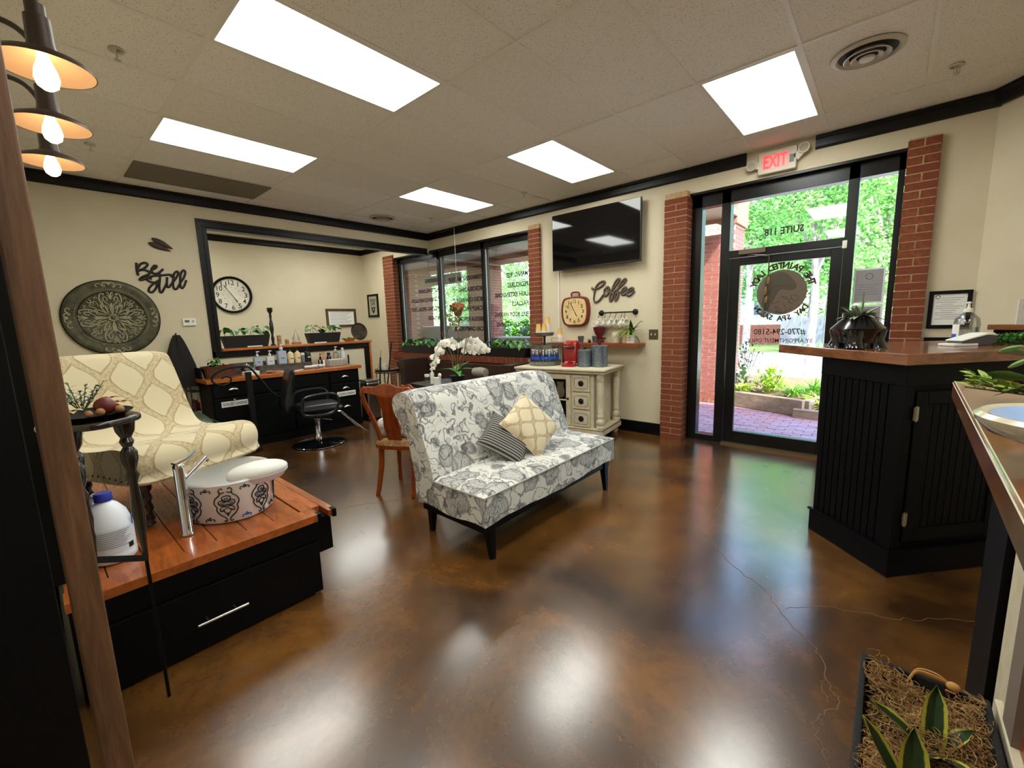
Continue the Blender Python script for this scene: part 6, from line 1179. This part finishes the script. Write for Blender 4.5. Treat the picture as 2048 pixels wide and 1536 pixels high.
for k in range(11): a = LF+k*.0455; rprism(MB(), [(a+.003, .0), (a+.0425, .0), (a+.0425, .013), (a+.003, .013)], .15, 1.06).build('bead_plank', M_navyblack, RCN, bevel=.0025)
dr_ = rprism(MB(), [(-.002, .06), (.012, .06), (.012, .13), (-.002, .13)], .20, 1.03); rprism(dr_, [(-.002, .58), (.012, .58), (.012, .65), (-.002, .65)], .20, 1.03); rprism(dr_, [(-.002, .13), (.012, .13), (.012, .58), (-.002, .58)], .96, 1.03); rprism(dr_, [(-.002, .13), (.012, .13), (.012, .58), (-.002, .58)], .20, .27)
dr_ = dr_.build('cabinet_door', M_navyblack, RCN, bevel=.003)
for k in range(10): b = .13+k*.045; rprism(MB(), [(-.006, b+.002), (.004, b+.002), (.004, b+.043), (-.006, b+.043)], .27, .96).build('bead_plank', M_navyblack, dr_, bevel=.002)
for z in (.30, .88): rprism(MB(), [(.012, .045), (.016, .045), (.016, .075), (.012, .075)], z, z+.07).build('hinge', M_nickel, dr_); q = rp(.018, .058); MB().cyl((q[0], q[1], z-.005), .006, .08, 8).build('hinge', M_nickel, dr_, True)
rprism(MB(), [(-.93, -.04), (.035, -.045), (.035, LS+.05), (-.60, LS+.05)], 1.172, 1.23).build('counter_top', M_walnut, RCN, bevel=.004)
# raised ledge at the back end with card, hedge strip
LG = thing('raised_ledge', 'small raised walnut ledge at the back of the reception counter', 'ledge', (5.30, 1.00, 1.2305)); MB().add([(0, 0, .07), (.55, -.45, .07), (.66, -.32, .07), (.11, .13, .07), (0, 0, .105), (.55, -.45, .105), (.66, -.32, .105), (.11, .13, .105)], [(0, 3, 2, 1), (4, 5, 6, 7), (0, 1, 5, 4), (1, 2, 6, 5), (2, 3, 7, 6), (3, 0, 4, 7)]).build('board', M_walnut, LG, bevel=.003)
MB().bar((.05, .04, .035), (.55, -.37, .035), .05, .07).build('riser', M_navyblack, LG)
T = thing('standing_card', 'white card with a small red logo on the raised ledge', 'card', (5.46, .955, 1.336), math.radians(40)); MB().box(-.06, 0, 0, .06, .004, .16).build('card', M_paper, T); MB().box(-.012, -.002, .02, .012, 0, .034).build('red_logo', mat('logo_red', S(200, 40, 36), .6), T); MB().sphere((0, -.001, .115), (.03, .001, .03), 16, 8).build('grey_seal', mat('pale_seal', S(196, 194, 194), .7), T)
T = thing('boxwood_strip', 'strip of artificial boxwood on the reception counter', 'artificial hedge', (5.36, .62, 1.2305)); mb = MB(); random.seed(41)
for k in range(420): s0 = len(mb.v); q = leaf_mb(.028, .016, .2, .2, n=2); mb.add(q.v, q.f); mb.xf(Matrix.Translation((random.uniform(-.16, .16), random.uniform(-.05, .05), random.uniform(.0, .05))) @ Matrix.Rotation(random.uniform(0, 6.28), 4, 'Z') @ Matrix.Rotation(random.uniform(-1.3, .2), 4, 'Y'), s0)
mb.build('foliage', M_leaf, T)['kind'] = 'stuff'
T.rotation_euler = (0, 0, math.radians(40))
PT = thing('footed_planter', 'glossy black footed pot of succulents on the reception counter', 'planter', (4.655, .03, 1.2305), math.radians(42)); bg = mat('black_glaze', S(14, 15, 20), .15, coat=.6)
MB().lathe([(.0, .028), (.095, .032), (.098, .06), (.110, .09), (.135, .118), (.105, .150), (.078, .178), (.074, .185), (.082, .195), (.080, .21), (.068, .21), (.062, .17), (0, .165)], 28).build('bowl', bg, PT, True); MB().lathe([(0, .168), (.066, .17)], 16).build('soil', M_soil, PT)
for k in range(4): a = PI/4+k*PI/2; MB().tube([(.095*math.cos(a), .095*math.sin(a), .115), (.090*math.cos(a), .090*math.sin(a), .05), (.098*math.cos(a), .098*math.sin(a), .0)], [.046, .038, .050], 10).build('foot', bg, PT, True)
su = leaf_mb(.065, .018, .4, .3, n=4).mesh('leaf', mat('succulent_leaf', S(112, 138, 96), .5, rand=S(150, 166, 124)), True); random.seed(51)
for k in range(46): a = random.uniform(0, 6.28); r_ = random.uniform(0, .05); link('leaf', su, PT, (r_*math.cos(a), r_*math.sin(a), .17), (0, -random.uniform(.1, 1.3), a), random.uniform(.9, 1.6))
for dx, dy, h_ in ((.02, 0, .16), (.05, .03, .11)):
    MB().tube([(dx*.6, dy*.6, .17), (dx, dy, .17+h_)], .003, 5).build('stem', M_greenstem, PT)
    for k in range(8): link('leaf', su, PT, (dx*(.6+.05*k), dy*(.6+.05*k), .19+h_*k/9), (0, -.5, k*1.9), .4)
SN = thing('hand_sanitizer', 'large clear pump bottle of hand sanitizer on the reception counter', 'sanitizer', (5.165, .60, 1.2305)); MB().lathe([(0, 0), (.055, 0), (.06, .006), (.058, .09), (.061, .12), (.055, .155), (.03, .185), (.016, .192), (.016, .20)], 24).build('bottle', M_clear, SN, True); MB().lathe([(0, .004), (.052, .006), (.052, .10), (0, .10)], 20).build('gel', glassy('clear_gel', (.93, .96, .97), .03), SN, True)
MB().lathe([(.022, .195), (.022, .215), (.008, .22), (.006, .245), (.010, .248), (.010, .258), (0, .26)], 16).tube([(0, 0, .252), (-.03, -.02, .246)], .005, 6).build('pump', M_white, SN, True); MB().grid(lambda u, v_: (.0615*math.cos(2.9+1.2*u), .0615*math.sin(2.9+1.2*u), .02+.10*v_), 6, 1).build('label', M_paper, SN); MB().grid(lambda u, v_: (.0622*math.cos(3.1+.8*u), .0622*math.sin(3.1+.8*u), .03+.03*v_), 6, 1).build('label_drop', M_blue, SN)
CT = thing('card_terminal', 'white and grey card payment terminal on the counter', 'card terminal', (5.175, .40, 1.2305), math.radians(40)); MB().prism([(-.11, 0), (.06, 0), (.10, .02), (.095, .055), (.04, .06), (-.10, .025)], -.045, .045, fn=lambda x, z, y: (x, y, z)).build('body', mat('terminal_grey', S(74, 76, 80), .4), CT, bevel=.004); MB().prism([(-.105, .027), (.04, .062), (.10, .056), (.075, .074), (.03, .072), (-.11, .034)], -.05, .05, fn=lambda x, z, y: (x, y, z)).build('cover', M_white, CT, bevel=.003); MB().box(-.15, -.05, .0, -.01, .05, .014).build('foot', M_white, CT, bevel=.003)
CE = thing('framed_certificate', 'black-framed certificate on the wall right of the door bricks', 'picture', (5.16, YF-.001, 1.29)); f = MB()
for x0, x1, z0, z1 in ((-.125, .125, 0, .028), (-.125, .125, .277, .305), (-.125, -.097, .028, .277), (.097, .125, .028, .277)): f.box(x0, -.02, z0, x1, 0, z1)
f.build('frame', M_blackwood, CE, bevel=.002); MB().box(-.097, -.01, .028, .097, 0, .277).build('sheet', M_paper, CE); l_ = MB()
for q in range(11): l_.box(-.08+.03*(q % 3 == 0), -.0112, .245-q*.017, .08-.02*(q % 4), -.0102, .248-q*.017)
l_.build('text_lines', M_ink, CE); MB().lathe([(.010, 0), (.016, 0)], 16, cap=False, fn=lambda x, y, z: (-.072+x, -.0112, .255+y)).build('seal', M_ink, CE)
tag(MB().box(5.03, YF-.03, 1.06, 5.30, YF-.001, 1.215).build('wall_box', M_blackwood, None, bevel=.003), 'black wall box under the framed certificate', 'wall box')
# ------------------------------------------------------------------ near right counter
NC = thing('near_counter', 'walnut-topped bar counter in the right foreground', 'counter', (5.0, -1.19, 0)); MB().add([(-.023, 0, 1.142), (.75, .02, 1.142), (.75, -1.75, 1.142), (-.082, -1.75, 1.142), (-.023, 0, 1.2), (.75, .02, 1.2), (.75, -1.75, 1.2), (-.082, -1.75, 1.2)], [(0, 3, 2, 1), (4, 5, 6, 7), (0, 1, 5, 4), (1, 2, 6, 5), (2, 3, 7, 6), (3, 0, 4, 7)]).build('counter_top', M_walnut, NC, bevel=.004)
MB().add([(-.0245, .001, 1.194), (-.0185, 0, 1.2012), (-.0775, -1.75, 1.2012), (-.0835, -1.75, 1.194)], [(0, 1, 2, 3)]).build('edge_highlight_strip', mat('painted_edge_highlight', S(206, 200, 184), .4), NC)  # pale strip paints the glossy highlight along the top edge
MB().box(.13, -1.6, 0, .70, -.03, 1.142).build('carcass', M_blackwood, NC); MB().box(.10, -.30, 0, .13, -.03, 1.10).build('corner_board', M_blackwood, NC)
MB().box(.115, -.46, .0, .135, -.33, 1.12).build('stile', M_cream, NC); MB().box(.10, -1.6, .0, .135, -.42, .34).build('base_panel', M_cream, NC, bevel=.003); MB().box(.12, -1.6, .34, .135, -.46, 1.12).build('brown_panel', M_shelf, NC); MB().box(.105, -.60, .34, .135, -.50, 1.12).build('stile', mat('taupe_stile', S(122, 108, 96), .6), NC)
BW = thing('pedestal_bowl', 'cream stoneware pedestal bowl with blue glaze inside', 'bowl', (5.04, -2.28, 1.2005)); MB().lathe([(.05, 0), (.052, .006), (.046, .026), (.06, .03), (.115, .052), (.130, .070), (.132, .078), (.124, .084), (.116, .080), (.098, .066), (.06, .050), (0, .046)], 44).build('stoneware', mat('cream_stoneware', S(206, 196, 170), .2, coat=.5, col2=S(190, 178, 150), nscale=14), BW, True); MB().lathe([(.114, .0805), (.097, .0675), (.06, .052), (0, .048)], 40).build('blue_glaze', mat('blue_glaze', S(150, 176, 214), .12, coat=.5), BW, True)
EG = thing('eucalyptus_bunch', 'artificial eucalyptus and lime sprigs on the near counter', 'greenery', (5.085, -1.66, 1.2005)); EG.scale = (1.3, 1.3, 1.3); e1 = leaf_mb(.105, .062, .25, .12, n=6).mesh('leaf', M_leafgrey, True); e2 = MB().sphere((0, 0, 0), (.017, .017, .004), 10, 5).mesh('round_leaf', mat('round_euc', S(132, 164, 104), .5, rand=S(106, 150, 110)), True); e3 = leaf_mb(.026, .009, .2, .3, n=3).mesh('needle', M_lime, True); random.seed(61)
for loc, rz, ry, s_ in (((.0, .0, .045), 2.7, -.1, 1.0), ((.02, .05, .07), 2.2, -.4, .95), ((.05, -.02, .04), 3.3, .0, 1.1), ((.06, .03, .06), 1.2, -.3, 1.0), ((.09, -.05, .05), 3.0, -.2, 1.1)): link('leaf', e1, EG, loc, (.4, ry, rz), s_)
for k in range(18): link('round_leaf', e2, EG, (-.03+.012*k+random.uniform(-.02, .02), .07+random.uniform(-.03, .04), .07+random.uniform(-.02, .05)), (random.uniform(-.9, .9), random.uniform(-.9, .9), 0), random.uniform(.8, 1.2))
for s_ in range(6):
    a = 2.5+s_*.22; q0 = Vector((.03, -.02, .02)); q1 = q0+Vector((.13*math.cos(a), .13*math.sin(a), .015+.012*(s_ % 3))); MB().tube([q0, q1], .002, 4).build('sprig_stem', M_greenstem, EG)
    for k in range(14): p = q0.lerp(q1, .2+.8*k/14); link('needle', e3, EG, p, (random.uniform(-.5, .5), -random.uniform(0, .9), a+random.choice((-1, 1))*random.uniform(.3, .9)))
MB().tube([(.05, 0, .01), (.12, -.02, .03), (.2, -.05, .02)], .005, 6).build('main_stem', M_stem, EG)
# ------------------------------------------------------------------ moss planter with snake plants
MP = thing('felt_planter', 'black felt planter box of moss and snake plants on the floor', 'planter', (4.945, -2.02, 0)); a, b, H = .142, .375, .35; fb_ = MB()
for q in ((-a, -b, -a+.014, b), (a-.014, -b, a, b), (-a+.014, -b, a-.014, -b+.014), (-a+.014, b-.014, a-.014, b)): fb_.box(q[0], q[1], 0, q[2], q[3], H)
fb_.build('felt_wall', M_felt, MP, bevel=.004); MB().box(-a+.012, -b+.012, 0, a-.012, b-.012, H-.06).build('filling', M_soil, MP); random.seed(71); mb = MB()
for k in range(2600):
    x, y = random.uniform(-a+.02, a-.02), random.uniform(-b+.03, b-.03); z = H-.04+random.uniform(0, .05)+.03*math.sin(x*22+1)*math.sin(y*14); r_ = random.uniform(.006, .02); t0 = random.uniform(0, 6.28); tl_ = random.uniform(-.9, .9); ax_ = random.uniform(0, 6.28); m4 = Matrix.Translation((x, y, z)) @ Matrix.Rotation(ax_, 4, 'Z') @ Matrix.Rotation(tl_, 4, 'X')
    mb.tube([m4 @ Vector((r_*math.cos(t0+j*.8)*(1+j*.12), r_*math.sin(t0+j*.8), .002*j)) for j in range(6)], .0011, 3, cap=False)
mb.build('moss', mat('dried_moss_a', S(176, 138, 84), .95, col2=S(128, 94, 52), nscale=60), MP)['kind'] = 'stuff'
for k in range(5): MB().tube(cr([(-.03, b-.03, H-.02), (-.01, b-.012+.004*(k % 3), H+.010+.004*(k//2)), (.03, b-.012+.006*(k % 3), H+.014+.005*(k//2)), (.06, b-.01, H+.008), (.07, b-.03, H+.0), (.05, b-.035, H+.004)], 5), .0026, 6).build('rope_strand', M_rope, MP, True)
MB().sphere((.066, b-.02, H+.012), (.016, .014, .012), 10, 7).build('rope_knot', M_rope, MP, True)
def sleaf(L_, W_, bend):
    mb = MB(); n = 10
    def fn(u, v_): wv = W_*(.55+.75*math.sin(PI*min(1, v_*.8+.12)))*(1 if v_ < .8 else max(.02, (1-v_)/.2)**.7)*.62; return ((u-.5)*wv, bend*v_**2*L_+.02*abs(u-.5)*-1, L_*v_*(1-.25*abs(bend)*v_))
    return mb.grid(fn, 6, n, uv=lambda u, v_: (u, v_)).mesh('leaf', M_sans, True)
for loc, defs in (((.01, .085, H-.04), ((.19, .06, .1, 0, .3), (.17, .055, .3, 1.6, .6), (.21, .06, .6, -1.75, .95), (.16, .055, .4, 2.9, .5), (.15, .05, .35, -2.6, .55), (.14, .05, .3, -.9, .5))), ((-.035, -.13, H-.04), ((.22, .07, .12, .2, .12), (.23, .065, .2, 1.3, .3), (.19, .06, .3, -1.4, .4), (.2, .06, .4, 3.0, .5), (.19, .06, .4, -2.3, .5)))):
    for L_, W_, bd_, rz, rx in defs: link('leaf', sleaf(L_, W_, bd_), MP, loc, (-rx, 0, rz))
